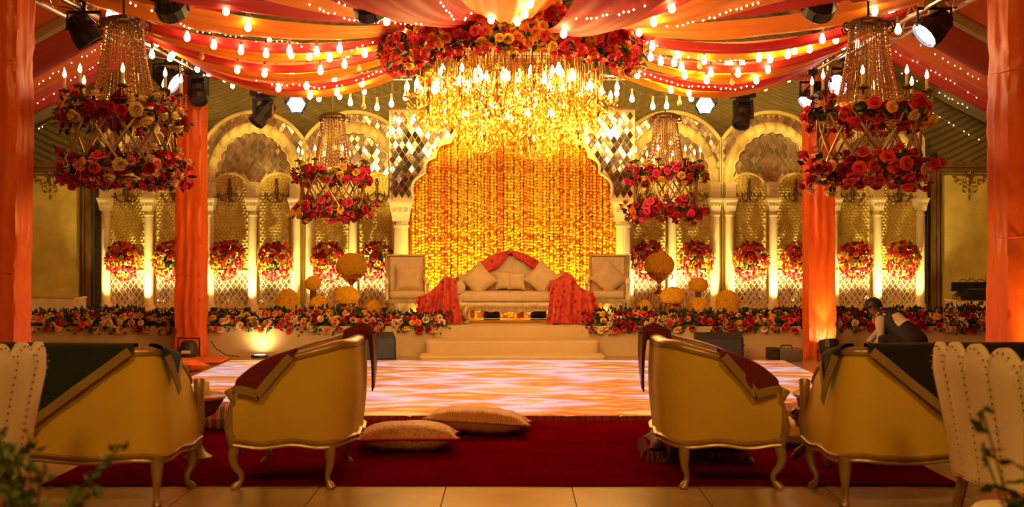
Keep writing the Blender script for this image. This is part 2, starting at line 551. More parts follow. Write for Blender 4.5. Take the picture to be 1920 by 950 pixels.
bands = [(-6, -3, 'crimson'), (-3, 0, 'roofo'), (0, 3, 'crimson'), (3, 6, 'roofo'), (6, 9.2, 'crimson'), (9.2, 11.6, 'roofo'), (11.6, 12.4, 'crimson'), (12.4, 13.5, 'roofo'), (13.5, 14.2, 'crimson'), (14.2, 15.1, 'roofo'), (15.1, 16.75, 'crimson'), (16.75, 17.4, 'roofo'), (17.4, 18.35, 'crimson'), (18.35, 18.9, 'olive')]
ce = struct(obj('ceiling', MB().add([(-9.6, -6, roof_z(9.6) + .12), (0, -6, 8.32), (9.6, -6, roof_z(9.6) + .12), (-9.6, 19, roof_z(9.6) + .12), (0, 19, 8.32), (9.6, 19, roof_z(9.6) + .12)], [(0, 1, 4, 3), (1, 2, 5, 4)]), M['crimson'], smoothed=False))
roof_polys = []
for (ya, yb, c) in bands:
    for sg in (-1, 1):
        def rf(u, v, ya=ya, yb=yb, sg=sg):
            y = lerp(ya, yb, v); x = lerp(0, 9.4, u)
            sag = .10 * math.sin(PI * v) + .015 * math.sin(y * 34 + x * .4)
            return (sg * x, y + .02 * math.sin(x * 2), roof_z(x) - sag)
        g = MB().grid(rf, 14, max(10, int((yb - ya) * 16)))
        roof_polys.append(g)
        obj('fabric_strip', g, M[c], ce)
# tent beams (flat aluminium rafters)
for yb in (15.0, 9.4):
    for sg in (-1, 1):
        b = obj('rafter', MB().bar((sg * .05, yb, 8.05), (sg * 9.3, yb, roof_z(9.3) - .15), .16, .12), mat('rafter_metal', (.45, .36, .20), .4, metal=.3), ce, smoothed=False)

# ------------------------------------------------------------------ cloth-wrapped pillars
def pillar(x, y, w, top, label, seed, ties, mat_, flare=.02, lean=0.0):
    t = thing('draped_pillar', label, 'pillar', (x, y, 0), 0, 'pillars wrapped in orange satin')
    def fn(u, v):
        a = 2 * PI * u; z = top * v
        c, s = math.cos(a), math.sin(a)
        k = 1 / max(abs(c), abs(s)) ** .86
        h = w / 2 * k
        tie = min(abs(z - q) for q in ties)
        cinch = .93 + .07 * smooth(tie / .35)
        zz = z + .35 * math.sin(a * 2 + seed)
        wr = .014 * noise.noise(Vector((c * 3.2 + seed, s * 3.2, zz * 2.6))) + .022 * abs(noise.noise(Vector((c * 1.4 + seed, s * 1.4 + zz * .9, zz * 4.6)))) * smooth(1.2 - tie) + .007 * math.sin(a * 11 + seed + 2 * noise.noise(Vector((z * .8, seed, 0))))
        foot = flare * smooth((.35 - z) / .35)
        return ((h * cinch + wr + foot) * c + lean * v, (h * cinch + wr + foot) * s, z)
    obj('satin_wrap', MB().grid(fn, 64, 150, closeu=True), mat_, t, angle=70)
    tr = MB()
    for sx in (-1, 1):
        for sy in (-1, 1): tr.tube([(sx * .1, sy * .1, 0), (sx * .1, sy * .1, top + .3)], .02, 6)
    obj('mast', tr, M['alu'], t)
    tb = MB()
    for q in ties[1:-1]:
        tb.tube([(w * .485 * math.cos(a) / max(abs(math.cos(a)), abs(math.sin(a))) ** .86, w * .485 * math.sin(a) / max(abs(math.cos(a)), abs(math.sin(a))) ** .86, q + .01 * math.sin(3 * a)) for a in [2 * PI * i / 24 for i in range(25)]], .006, 5)
    obj('tie_cord', tb, mat_, t)
    return t
pillar(-4.31, 14.35, .36, 3.78, 'orange satin wrapped pillar standing among orange floor cushions by the stage', 1.0, [0, .30, 1.12, 3.7], M['osat'])
pillar(4.12, 14.35, .36, 3.78, 'orange satin wrapped pillar beside the smoke machine at the stage', 4.2, [0, .22, 2.35, 3.7], M['osat'])
pillar(-4.40, 9.2, .36, 4.2, 'orange satin wrapped pillar rising behind the green-shawled sofa', 7.7, [0, 1.3, 3.1, 4.1], M['osat'], lean=.05)
pillar(4.34, 9.1, .42, 4.2, 'orange satin wrapped pillar rising behind the black-shawled sofa', 12.3, [0, 1.6, 3.0, 4.1], M['osat'])

# ------------------------------------------------------------------ trusses
def truss(a, b, label, w=.29):
    a = Vector(a); b = Vector(b)
    t = thing('lighting_truss', label, 'truss', a)
    d = b - a; Ln = d.length; ex = d.normalized(); ey = Vector((0, 0, 1)).cross(ex).normalized(); ez = Vector((0, 0, 1))
    pt = lambda l, i, j: ex * l + ey * (i * w / 2) + ez * (j * w / 2)
    for i in (-1, 1):
        for j in (-1, 1):
            obj('chord', MB().tube([pt(0, i, j), pt(Ln, i, j)], .025, 8), M['alu'], t)
    n = max(2, int(Ln / .34)); br = MB()
    for k in range(n):
        l0 = Ln * k / n; l1 = Ln * (k + 1) / n; sg = 1 if k % 2 else -1
        for i in (-1, 1):
            br.tube([pt(l0, i, -sg), pt(l1, i, sg)], .011, 5)
            br.tube([pt(l0, -sg, i), pt(l1, sg, i)], .011, 5)
    obj('bracing', br, M['alu'], t)
    return t
truss((-4.3, 8.6, 3.95), (-4.3, 14.2, 3.95), 'aluminium box truss over the green-shawled sofa side of the dance floor')
truss((4.12, 8.6, 3.95), (4.12, 14.2, 3.95), 'aluminium box truss over the black-shawled sofa side of the dance floor')
truss((-4.3, 14.35, 3.92), (4.12, 14.35, 3.92), 'aluminium box truss spanning the front of the stage behind the swags')
truss((-4.3, 8.45, 4.2), (4.12, 8.45, 4.2), 'aluminium box truss at the seating end of the dance floor')

# ------------------------------------------------------------------ ceiling swags
HUB = Vector((0, 11.7, 3.86))
swag_mbs = []
def swag(A0, A1, B0, B1, sag, colour, label, pleats=5, belly=.10, amp=.02, nu=40, nv=30, bias=0.5):
    A0, A1, B0, B1 = map(Vector, (A0, A1, B0, B1))
    ph = rng.random() * 6
    wid = (A1 - A0).length
    def fn(u, v):
        p = A0.lerp(A1, v).lerp(B0.lerp(B1, v), u)
        uu = u ** (math.log(.5) / math.log(bias))
        s_ = 4 * uu * (1 - uu)
        z = -sag * s_ * (1 - .25 * v) - belly * math.sin(PI * v) * (.35 + .65 * s_)
        w = 2 * PI * pleats * (v + .06 * math.sin(5 * u + ph)) + ph
        z += amp * math.sin(w) * (.35 + .65 * abs(u - .5) * 2) + .012 * noise.noise(Vector((u * 5, v * 9, ph)))
        return (p.x, p.y, p.z + z)
    mb = MB().grid(fn, nu, nv)
    swag_mbs.append(mb)
    o = obj('ceiling_swag', mb, M[colour], angle=80)
    tag(o, label, 'swag', 'swags of cloth gathered over the dance floor')
    return o
def hubp(ang, r=1.05, z=0.0):
    return HUB + Vector((r * math.cos(ang), r * math.sin(ang), z))
TL, TRX, TZ = -4.18, 4.0, 3.93
# side swags from far to near: (outer y range, sag, colour)
sides = [(13.65, 14.35, .50, 'orange'), (13.05, 13.65, .48, 'pink'), (12.35, 13.05, .42, 'orange'), (11.75, 12.35, .38, 'pink'), (11.2, 11.75, .30, 'orange'), (10.75, 11.2, .26, 'red'), (9.2, 10.75, .20, 'orange'), (8.5, 9.2, .12, 'red')]
angs = [2.20, 2.42, 2.62, 2.82, 3.0, 3.16, 3.32, 3.75, 4.05]
order = ['lowest', 'second lowest', 'third lowest', 'fourth lowest', 'fifth lowest', 'sixth lowest', 'widest', 'shortest']
for i, (ya, yb, sg_, c) in enumerate(sides):
    a1, a0 = angs[i], angs[i + 1]
    cn = {'orange': 'orange', 'pink': 'coral red', 'red': 'deep red'}[c]
    swag((TL, ya, TZ), (TL, yb, TZ), hubp(a0), hubp(a1), sg_, c, f'{order[i]} {cn} cloth swag between flower ring and truss, green-shawl side', pleats=3 if yb - ya < .8 else 6)
    swag((TRX, ya, TZ), (TRX, yb, TZ), hubp(PI - a0), hubp(PI - a1), sg_, c if i not in (6,) else 'orange', f'{order[i]} {cn} cloth swag between flower ring and truss, black-shawl side', pleats=3 if yb - ya < .8 else 6)
FY = 8.55
fronts = [(-4.15, -2.6, 'orange', .16, 'wide orange'), (-2.6, -.75, 'red', .30, 'deep red'), (-.75, .75, 'orange', .26, 'billowing orange'), (.75, 2.4, 'pink', .42, 'coral red'), (2.4, 4.0, 'orange', .28, 'broad orange')]
fa = [3.9, 4.3, 4.58, 4.86, 5.2, 5.52]
for i, (xa, xb, c, sg_, cn) in enumerate(fronts):
    sd = 'green-shawl side' if xb <= 0 else ('middle' if xa < 0 else 'black-shawl side')
    swag((xa, FY, 4.12), (xb, FY, 4.12), hubp(fa[i], .95), hubp(fa[i + 1], .95), sg_, c, f'{cn} cloth swag stretched from flower ring towards the seating, {sd}', pleats=6, belly=.12)
bv = []; bf = []
for mb in swag_mbs:
    o_ = len(bv); bv += mb.v; bf += [tuple(i + o_ for i in f) for f in mb.f]
SWAG_BVH = BVHTree.FromPolygons(bv, bf)
rv = []; rf_ = []
for mb in roof_polys:
    o_ = len(rv); rv += mb.v; rf_ += [tuple(i + o_ for i in f) for f in mb.f]
ROOF_BVH = BVHTree.FromPolygons(rv, rf_)
EYE = Vector((0, 0, CH))
def cast(px, py, bvh, gap, default_y=None):
    d = Vector(((px - 960) / F, 1, -(py - HOR) / F))
    hit, n, i, dist = bvh.ray_cast(EYE, d.normalized())
    if hit is None:
        if default_y is None: return None
        return EYE + d * default_y
    return EYE + d * (hit.y - gap)
# ------------------------------------------------------------------ flowers
def rose_mesh(name, seed, open_=1.0):
    r_ = random.Random(seed); mb = MB()
    mb.ball((0, 0, .42), .22, 6, 3, (1, 1, 1.2))
    for (n, rad, h, curl, w) in [(3, .38, .72, .0, 1.15), (4, .62, .70, .10, .95), (5, .86, .52, .22, .80), (6, 1.0, .22, .30, .66)]:
        ph = r_.random() * 6
        for k in range(n):
            a0 = ph + 2 * PI * k / n
            jr = 1 + .12 * (r_.random() - .5)
            vs = []
            for j in range(3):
                v = j / 2
                for i in range(3):
                    u = i - 1
                    rr = rad * jr * (.25 + .75 * v ** .6) * (1 - .10 * abs(u) * v)
                    z = h * v - curl * v * v * (1 + .3 * abs(u)) + (.05 if u == 0 else 0) * v
                    a = a0 + u * w * (.5 + .5 * math.sin(PI * (.25 + .5 * v)))
                    vs.append((rr * math.cos(a), rr * math.sin(a), z))
            mb.add(vs, [(0, 1, 4, 3), (1, 2, 5, 4), (3, 4, 7, 6), (4, 5, 8, 7)])
    me = mb.mesh(name, True, 60)
    return me
_rose_src = [rose_mesh('rose', s) for s in (1, 2, 3)]
ROSE_MESH = {}
for c, m_ in ROSE.items():
    ROSE_MESH[c] = []
    for me in _rose_src:
        k = me.copy(); k.materials.append(m_); ROSE_MESH[c].append(k)
def rose(parent, pos, nrm, size, colour, r_):
    q = Vector(nrm).to_track_quat('Z', 'Y') @ Quaternion((0, 0, 1), r_.random() * 6.28)
    return obj('rose', r_.choice(ROSE_MESH[colour]), None, parent, pos, q, size * (.85 + .3 * r_.random()))
def leaves(points, size, r_, spread=.5):
    """folded pointed leaves at (position, normal) points"""
    mb = MB()
    for p, n in points:
        d = (Vector(n) + spread * 1.6 * Vector((r_.random() - .5, r_.random() - .5, r_.random() - .5)))
        d.normalize()
        q = d.to_track_quat('X', 'Z')
        Mx = Matrix.Translation(p) @ q.to_matrix().to_4x4() @ Matrix.Rotation(r_.random() * 6.28, 4, 'X')
        s = size * (.7 + .6 * r_.random())
        mb.add([(0, 0, 0), (.45 * s, .26 * s, .05 * s), (s, 0, -.12 * s), (.45 * s, -.26 * s, .05 * s), (.45 * s, 0, -.03 * s)], [(0, 4, 1), (4, 2, 1), (0, 3, 4), (4, 3, 2)], Mx)
    return mb
def pick(pal, r_):
    t = r_.random() * sum(w for c, w in pal)
    for c, w in pal:
        t -= w
        if t <= 0: return c
    return pal[-1][0]
def marigold_head(mb, p, n, r, r_):
    q = Vector(n).to_track_quat('Z', 'Y') @ Quaternion((0, 0, 1), r_.random() * 6)
    Mx = Matrix.Translation(p) @ q.to_matrix().to_4x4()
    vs = [(0, 0, .62 * r)]; fs = []
    k = 9
    for (rr, z) in ((.5, .55), (.85, .36), (1.0, .05)):
        for j in range(k):
            a = 2 * PI * (j + (.5 if rr == .85 else 0)) / k
            f = rr * r * (1.0 if j % 2 else .80)
            vs.append((f * math.cos(a), f * math.sin(a), (z + (.12 if j % 2 else -.06)) * r))
    for j in range(k):
        fs.append((0, 1 + j, 1 + (j + 1) % k))
        for L_ in (0, 1):
            a = 1 + L_ * k; b = a + k
            fs.append((a + j, b + j, b + (j + 1) % k, a + (j + 1) % k))
    mb.add(vs, fs, Mx)
def fib(n):
    g = PI * (3 - math.sqrt(5))
    for i in range(n):
        z = 1 - 2 * (i + .5) / n; r0 = math.sqrt(1 - z * z)
        yield Vector((r0 * math.cos(g * i), r0 * math.sin(g * i), z))

# ------------------------------------------------------------------ arched mirror panels
BY = 18.25
DW, DH = .098, .146
tile_mb = MB()
tile_mb.add([(-DW / 2 + .0025, 0, 0), (0, 0, DH / 2 - .004), (DW / 2 - .0025, 0, 0), (0, 0, -DH / 2 + .004), (0, -.006, 0),
             (-DW / 2 + .007, -.006, 0), (0, -.006, DH / 2 - .0105), (DW / 2 - .007, -.006, 0), (0, -.006, -DH / 2 + .0105)],
            [(0, 5, 6, 1), (1, 6, 7, 2), (2, 7, 8, 3), (3, 8, 5, 0), (5, 4, 6), (6, 4, 7), (7, 4, 8), (8, 4, 5)])
TILE = tile_mb.mesh('mirror_tile', False); TILE.materials.append(M['mirror'])
TILE_DARK = TILE.copy(); TILE_DARK.materials.clear(); TILE_DARK.materials.append(mat('smoked_mirror_tile', (.62, .48, .40), .09, metal=1.0, obj_var=.3))
def tiles_in(parent, x0, x1, z0, z1, inside, y, r_, tilt=.09, me=None):
    n = 0
    nz = int((z1 - z0) / (DH / 2)) + 1
    for j in range(nz + 1):
        z = z0 + j * DH / 2
        nxx = int((x1 - x0) / DW) + 1
        for i in range(nxx + 1):
            x = x0 + (i + (.5 if j % 2 else 0)) * DW
            if not inside(x, z): continue
            obj('mirror_tile', me or TILE, None, parent, (x, y, z), ((r_.random() - .5) * tilt * 2 + (.10 if r_.random() < .12 else 0), 0, (r_.random() - .5) * tilt * 2))
            n += 1
    return n
def lattice_mb(x0, x1, z0, z1, y, w=.011):
    mb = MB()
    sl = DH / DW
    k = -40
    # lines z = z0 + sl*(x - c) and mirrored
    c = x0 - (z1 - z0) / sl - DW
    cs = []
    while c < x1 + (z1 - z0) / sl + DW:
        cs.append(c); c += DW
    def clip(xa, za, xb, zb):
        t0, t1 = 0., 1.
        for p, q in ((-(xb - xa), xa - x0), (xb - xa, x1 - xa), (-(zb - za), za - z0), (zb - za, z1 - za)):
            if abs(p) < 1e-9:
                if q < 0: return None
                continue
            t = q / p
            if p < 0: t0 = max(t0, t)
            else: t1 = min(t1, t)
        if t1 - t0 < 1e-3: return None
        return (xa + (xb - xa) * t0, za + (zb - za) * t0), (xa + (xb - xa) * t1, za + (zb - za) * t1)
    H = z1 - z0
    for c in cs:
        for sg in (1, -1):
            s = clip(c if sg > 0 else c + H / sl, z0, (c + H / sl) if sg > 0 else c, z1)
            if s: mb.bar((s[0][0], y, s[0][1]), (s[1][0], y, s[1][1]), w, .014)
    return mb
W2 = .853
ARC_R = .9725; ARC_C = 2.43
def top_z(x): return ARC_C + math.sqrt(max(0, ARC_R ** 2 - x * x))
def niche_outline(cx, hw, zb, zs, n=14):
    return [(cx - hw, zb), (cx + hw, zb)] + [(cx + hw * math.cos(PI * k / n), zs + hw * math.sin(PI * k / n)) for k in range(n + 1)]
def column(parent, x, y, r, zt, cap_h=.22, base=.0, flute=0):
    c = obj('column', MB().lathe([(r * 1.32, 0), (r * 1.32, .05), (r * 1.2, .06), (r * 1.22, .09), (r * 1.05, .11), (r, .14), (r * .97, zt * .5), (r * .93, zt - cap_h - .09), (r * 1.08, zt - cap_h - .085), (r * 1.08, zt - cap_h - .06), (r * .95, zt - cap_h - .05), (r * .95, zt - cap_h)], 24 if not flute else 48, (x, y, 0), flute=flute, fd=.08 if flute else 0), M['column'], parent)
    cp = MB()
    for i in range(5):
        t0, t1 = i / 5, (i + 1) / 5
        w0 = r * (1.0 + .45 * t0 ** 1.5); w1 = r * (1.0 + .45 * t1 ** 1.5)
        za = zt - cap_h + cap_h * .85 * t0; zb = zt - cap_h + cap_h * .85 * t1
        cp.add([(x - w0, y - w0, za), (x + w0, y - w0, za), (x + w0, y + w0, za), (x - w0, y + w0, za), (x - w1, y - w1, zb), (x + w1, y - w1, zb), (x + w1, y + w1, zb), (x - w1, y + w1, zb)], [(0, 1, 5, 4), (1, 2, 6, 5), (2, 3, 7, 6), (3, 0, 4, 7)])
    cp.box(x - r * 1.55, x + r * 1.55, y - r * 1.55, y + r * 1.55, zt - cap_h * .16, zt)
    # acanthus scrolls on the face
    for k in (-1, 0, 1):
        cx = x + k * r * .72
        cp.tube([(cx + .030 * math.cos(a) * (1 - a / 12), y - r * 1.22, zt - cap_h * .55 + .034 * math.sin(a) * (1 - a / 12)) for a in [q * .7 for q in range(12)]], .010, 5)
    obj('capital', cp, M['column'], c, smoothed=False)
    return c
def relief_mb(cx, hw, zb, zs):
    """pointed scales covering a niche wall"""
    mb = MB(); sw, sh = .062, .052
    nr = int((zs + hw - zb) / sh)
    for j in range(nr):
        z = zb + j * sh + sh * .5
        h_ = hw if z < zs else math.sqrt(max(0, hw * hw - (z - zs) ** 2))
        k = int(2 * h_ / sw)
        for i in range(k):
            x = cx - h_ + sw * .5 + i * sw + (sw * .5 if j % 2 else 0)
            if x + sw * .5 > cx + h_: continue
            mb.add([(x - sw * .5, -.022, z), (x, -.022, z + sh * .55), (x + sw * .5, -.022, z), (x, -.022, z - sh * .55), (x, -.042, z - sh * .15)], [(0, 4, 1), (1, 4, 2), (2, 4, 3), (3, 4, 0)])
    return mb
def make_arch(loc, label, seed):
    r_ = random.Random(seed)
    t = thing('arched_backdrop_panel', label, 'backdrop panel', loc, 0, 'arched mirror panels along the stage')
    top = [(W2 * math.cos(a), 0) for a in ()]
    n = 26
    out = [(-W2 + .002, 0), (W2 - .002, 0)] + [(lerp(W2 - .002, -W2 + .002, k / n), top_z(lerp(W2 - .002, -W2 + .002, k / n))) for k in range(n + 1)]
    obj('back_board', MB().prism(out, .045, .09), M['cream'], t, smoothed=False)
    # outer rim
    pts = [(lerp(-W2 + .02, W2 - .02, k / 30), -.01, top_z(lerp(-W2 + .02, W2 - .02, k / 30)) - .03) for k in range(31)]
    pts = [(-W2 + .02, -.01, 1.95)] + pts + [(W2 - .02, -.01, 1.95)]
    rim = MB().tube(pts[1:-1], .036, 8)
    rim.box(-W2 + .002, -W2 + .022, -.03, .05, 0, 2.9); rim.box(W2 - .022, W2 - .002, -.03, .05, 0, 2.9)
    obj('outer_rim', rim, M['cream'], t)
    # scalloped inner arch, lobe by lobe
    N = 13; zs = 2.16
    def ell(a, hw, rise): return (hw * math.cos(a), zs + rise * math.sin(a))
    for k in range(N):
        a0, a1 = PI * k / N, PI * (k + 1) / N
        lob = MB(); m_ = 6; rings = []
        for i in range(m_ + 1):
            a = lerp(a0, a1, i / m_); b = math.sin(PI * i / m_)
            xo, zo = ell(a, .815 + .012 * b, 1.035 + .012 * b)
            xi, zi = ell(a, .665 + .045 * b ** .7 - .02, .865 + .045 * b ** .7 - .02)
            xm, zm = (xo + xi) / 2, (zo + zi) / 2
            d = -.05 - .05 * b ** .6
            rings.append([(xi, .03, zi), (xi, -.035 - .015 * b, zi), (lerp(xi, xm, .5), d + .01, lerp(zi, zm, .5)), (xm, d, zm), (lerp(xm, xo, .6), d + .012, lerp(zm, zo, .6)), (xo, -.035, zo), (xo, .03, zo)])
        vs = [p for rg in rings for p in rg]
        fs = [(i * 7 + j, i * 7 + j + 1, (i + 1) * 7 + j + 1, (i + 1) * 7 + j) for i in range(m_) for j in range(6)]
        lob.add(vs, fs + [(0, 1, 2, 3, 4, 5, 6), tuple(m_ * 7 + j for j in (6, 5, 4, 3, 2, 1, 0))])
        obj('arch_lobe', lob, M['cream'], t)
    tz = MB()
    tz.tube([(ell(PI * k / 60, .645 + .035 * abs(math.sin(PI * N * k / 60)), .845 + .035 * abs(math.sin(PI * N * k / 60))))[0:1] + (-.055,) + (ell(PI * k / 60, .645 + .035 * abs(math.sin(PI * N * k / 60)), .845 + .035 * abs(math.sin(PI * N * k / 60))))[1:2] for k in range(61)], .013, 6)
    obj('scalloped_edge', tz, M['column'], t)
    # mirror tiles above the niches
    def inside(x, z):
        if abs(x) > W2 - .06 or z > top_z(x) - .06 or z < 1.98: return False
        e_o = (x / .80) ** 2 + ((z - zs) / 1.01) ** 2 if z > zs else 0
        e_i = (x / .70) ** 2 + ((z - zs) / .90) ** 2 if z > zs else 0
        if 1.0 < e_i and e_o < 1.0: return False
        for cx in (-.40, .40):
            if z > 2.0 and math.hypot(x - cx, z - 2.0) < .34: return False
            if z <= 2.0 and abs(x - cx) < .34: return False
        if abs(x) > .70 and z < 2.2: return False
        return True
    tiles_in(t, -.83, .83, 1.9, 3.4, inside, .03, r_)
    tl = lattice_mb(-.62, .62, 2.2, 2.9, .042, .008)
    for cx in (-.40, .40):
        hw = .325
        obj('niche_wall', MB().prism(niche_outline(cx, hw, .66, 2.0), -.02, .044), M['relief'], t, smoothed=False)
        stuff(obj('niche_relief', relief_mb(cx, hw - .01, .70, 2.0), M['relief'], t, smoothed=False))
        o2 = [(cx + hw * math.cos(a), -.03, 2.0 + hw * math.sin(a)) for a in [PI * k / 20 for k in range(21)]]
        obj('niche_moulding', MB().tube([(cx + hw, -.03, 1.9)] + o2 + [(cx - hw, -.03, 1.9)], .022, 6), M['cream'], t)
        # lower mirror with lattice
        pn = MB().box(cx - hw, cx + hw, -.01, .044, .02, .66)
        pn.box(cx - hw, cx + hw, -.05, -.01, .645, .675)
        obj('lower_panel', pn, M['cream'], t, smoothed=False)
        tiles_in(t, cx - hw - .0, cx + hw, .05, .64, lambda x, z, cx=cx: abs(x - cx) < hw - .04 and .07 < z < .62, -.016, r_, .06)
        obj('lattice', lattice_mb(cx - hw, cx + hw, .02, .65, -.026), M['lattice'], t, smoothed=False)
    for x in (-.73, 0, .73):
        column(t, x, -.13, .078, 1.90)
    for x in (-.73, .73, 0):
        fz = MB().box(x - .085, x + .085, -.2, .04, 1.90, 2.17)
        for zz in (1.925, 2.145): fz.box(x - .095, x + .095, -.21, .03, zz - .015, zz + .015)
        for k in range(3):
            for zc in (1.99, 2.08):
                cx = x - .055 + k * .055
                fz.tube([(cx + .025 * math.cos(a), -.203, zc + (.025 * math.sin(a) if zc < 2.03 else -.025 * math.sin(a))) for a in [PI * q / 6 for q in range(7)]], .006, 4)
        obj('frieze_block', fz, M['column'], t, smoothed=False)
    return t
ST = SZ
cxs = [(284, 'outermost arched mirror panel with ivory columns, beyond the orange pillar with floor cushions'),
       (477, 'arched mirror panel with ivory columns right beside the orange pillar with floor cushions'),
       (664, 'arched mirror panel with ivory columns behind marigold balls, green-shawl side of the curtain'),
       (1258, 'arched mirror panel with ivory columns behind marigold balls, black-shawl side of the curtain'),
       (1446, 'arched mirror panel with ivory columns between the brown stand topiary and the smoke machine pillar'),
       (1640, 'outermost arched mirror panel with ivory columns behind the crouching man')]
ARX = []
for i, (cx, lb) in enumerate(cxs):
    X = (cx - 960) / 109.6
    ARX.append(X)
    make_arch((X, BY, ST), lb, 100 + i)

# ------------------------------------------------------------------ central scalloped arch with marigold curtain
CY = 16.05; cs_ = F / CY
t = thing('scalloped_arch', 'wide mirror mosaic arch with scalloped opening framing the marigold curtain', 'arch', (0, CY, ST))
def cp_(px, py): return ((px - 960) / cs_, CH - (py - HOR) / cs_ - ST)
cusps = [(772, 372), (793, 324), (813, 294), (841, 267), (875, 250), (916, 240)]
cusps = [((x - 957) / cs_, cp_(0, y)[1]) for x, y in cusps]
half = []
for (xa, za), (xb, zb) in zip(cusps[:-1], cusps[1:]):
    d = Vector((xb - xa, zb - za)); nrm = Vector((-d.y, d.x)).normalized()
    for k in range(7):
        u = k / 7
        half.append((xa + d.x * u + nrm.x * .24 * d.length * math.sin(PI * u), za + d.y * u + nrm.y * .24 * d.length * math.sin(PI * u)))
last = cusps[-1]
half.append(last)
midl = [(lerp(last[0], 0, k / 4), last[1] + .05 * math.sin(PI / 2 * k / 4)) for k in range(1, 5)]
half = half + midl
scal = half + [(-x, z) for x, z in reversed(half[:-1])]
XW = 1.85; ZT = cp_(0, 205)[1]; ZB = cp_(0, 372)[1]
outline = [(-XW, ZB)] + scal + [(XW, ZB), (XW, ZT), (-XW, ZT)]
obj('arch_board', MB().prism(outline, 0, .05), M['cream'], t, smoothed=False)
def inside_c(x, z):
    if abs(x) > XW - .05 or z > ZT - .07 or z < ZB + .05: return False
    ax = -abs(x)
    # height of the opening at this x
    zo = None
    for (xa, za), (xb, zb) in zip(half[:-1], half[1:]):
        if min(xa, xb) <= ax <= max(xa, xb): zo = max(zo or -9, lerp(za, zb, (ax - xa) / (xb - xa) if xb != xa else 0))
    return zo is None or z > zo + .06
tiles_in(t, -1.8, 1.8, ZB, ZT, inside_c, -.008, random.Random(5), .06, TILE_DARK)
obj('scallop_moulding', MB().tube([(x, -.02, z) for x, z in scal], .022, 8), M['column'], t)
obj('edge_frame', MB().tube([(-XW, -.01, ZB), (-XW, -.01, ZT), (XW, -.01, ZT), (XW, -.01, ZB)], .014, 6), M['mirror'], t)
for sg in (-1, 1):
    column(t, sg * 1.675, .05, .118, ZB - .002, .34, flute=16)
# curtain hung just behind the opening, every strand its own
def strand_mesh(seed, mt, n=62, dens=.054):
    r_ = random.Random(seed); mb = MB()
    for i in range(n):
        z = -.03 - i * dens * .88
        a = r_.random() * 6.28
        d = Vector((.35 * math.cos(a), -1 if r_.random() < .8 else .6, .9 * (r_.random() - .5) - .1)).normalized()
        marigold_head(mb, Vector(((r_.random() - .5) * .010, 0, z)), d, .028 + .006 * r_.random(), r_)
    mb.tube([(0, .006, 0), (0, .006, -n * dens * .88)], .003, 4)
    me = mb.mesh('marigold_strand', True, 30); me.materials.append(mt)
    return me
SM = [strand_mesh(s, M[k]) for s, k in ((1, 'marigold'), (2, 'marigold2'), (3, 'marigold'), (4, 'marigold3'), (5, 'marigold2'))]
CTOP = cp_(0, 232)[1] + ST
r_ = random.Random(77)
ns = 62
for i in range(ns):
    x = lerp(-1.50, 1.55, i / (ns - 1)) + (r_.random() - .5) * .012
    k = r_.choice([0, 0, 1, 1, 2, 2, 4, 3]) if r_.random() > .06 else 3
    o = obj('marigold_strand', SM[k], None, None, (x, CY + .12 + .03 * r_.random(), CTOP - .045 * r_.random()), (0, 0, r_.uniform(-.5, .5)), (1, 1, r_.uniform(.93, 1.0)))
    tag(o, 'long strand of orange marigolds hanging in the scalloped arch', 'garland', 'marigold strands of the stage curtain')
# header bar that carries the strands and a cloth behind them
hb = thing('curtain_rail', 'rail and yellow cloth hanging behind the marigold strands', 'curtain rail', (0, CY + .2, ST))
obj('rail', MB().tube([(-1.62, -.05, CTOP - ST + .02), (1.62, -.05, CTOP - ST + .02)], .018, 8), M['bronze'], hb)
def bcloth(u, v): return (lerp(-1.6, 1.62, u), .06 + .02 * math.sin(u * 90), lerp(0, CTOP - ST + .02, v))
obj('backing_cloth', MB().grid(bcloth, 160, 2), mat('yellow_backing', (.55, .15, .010), .7), hb)

# ------------------------------------------------------------------ gilded side panels
def side_panel(cx, label, w=1.5):
    X = (cx - 960) / 108.0
    t = thing('gilded_panel', label, 'panel', (X, 18.5, ST))
    H = 2.93 - ST + .02
    obj('panel_board', MB().box(-w / 2, w / 2, 0, .05, 0, H), M['goldpanel'], t, smoothed=False)
    for (a, b, wd, dp) in ((0, .10, .10, .11), (.12, .17, .05, .085), (.20, .225, .025, .06)):
        fr = MB(); i0, i1 = a, b
        for sx in (-1, 1): fr.box(min(sx * (w / 2 - i0), sx * (w / 2 - i1)), max(sx * (w / 2 - i0), sx * (w / 2 - i1)), -dp, 0, 0, H - i0)
        fr.box(-w / 2 + i1, w / 2 - i1, -dp, 0, H - i1, H - i0)
        obj('frame_moulding', fr, M['goldframe'], t, smoothed=False)
    orn = MB(); zc = H - .36
    def scroll(x0, z0, r0, turns, a0, sx):
        orn.tube([(x0 + sx * r0 * (1 - q / 18) * math.cos(a0 + turns * q / 18 * 2 * PI), -.035, z0 + r0 * (1 - q / 18) * math.sin(a0 + turns * q / 18 * 2 * PI)) for q in range(17)], [.018 - .0006 * q for q in range(17)], 6)
    for sx in (-1, 1):
        scroll(sx * .09, zc + .05, .08, 1.1, PI / 2, sx); scroll(sx * .17, zc + .0, .07, 1.1, 0, sx)
        scroll(sx * .07, zc - .09, .07, 1.0, -PI / 2, sx); scroll(sx * .26, zc + .06, .05, 1.1, 1, sx); scroll(sx * .06, zc + .16, .05, 1.0, 2, sx)
    for k in range(5): orn.ball((0, -.03, zc + .2 - k * .11), .034 - .004 * abs(k - 1.5), 8, 5, (1, .7, 1.5))
    orn.ball((0, -.03, zc + .05), .06, 10, 6, (1.1, .6, 1.3)); orn.ball((0, -.03, zc - .27), .016, 6, 4, (1, .7, 2))
    obj('scroll_ornament', orn, M['goldframe'], t)
    return t
side_panel(97, 'tall gilded panel with scroll ornament behind the white cloth table', 1.46)
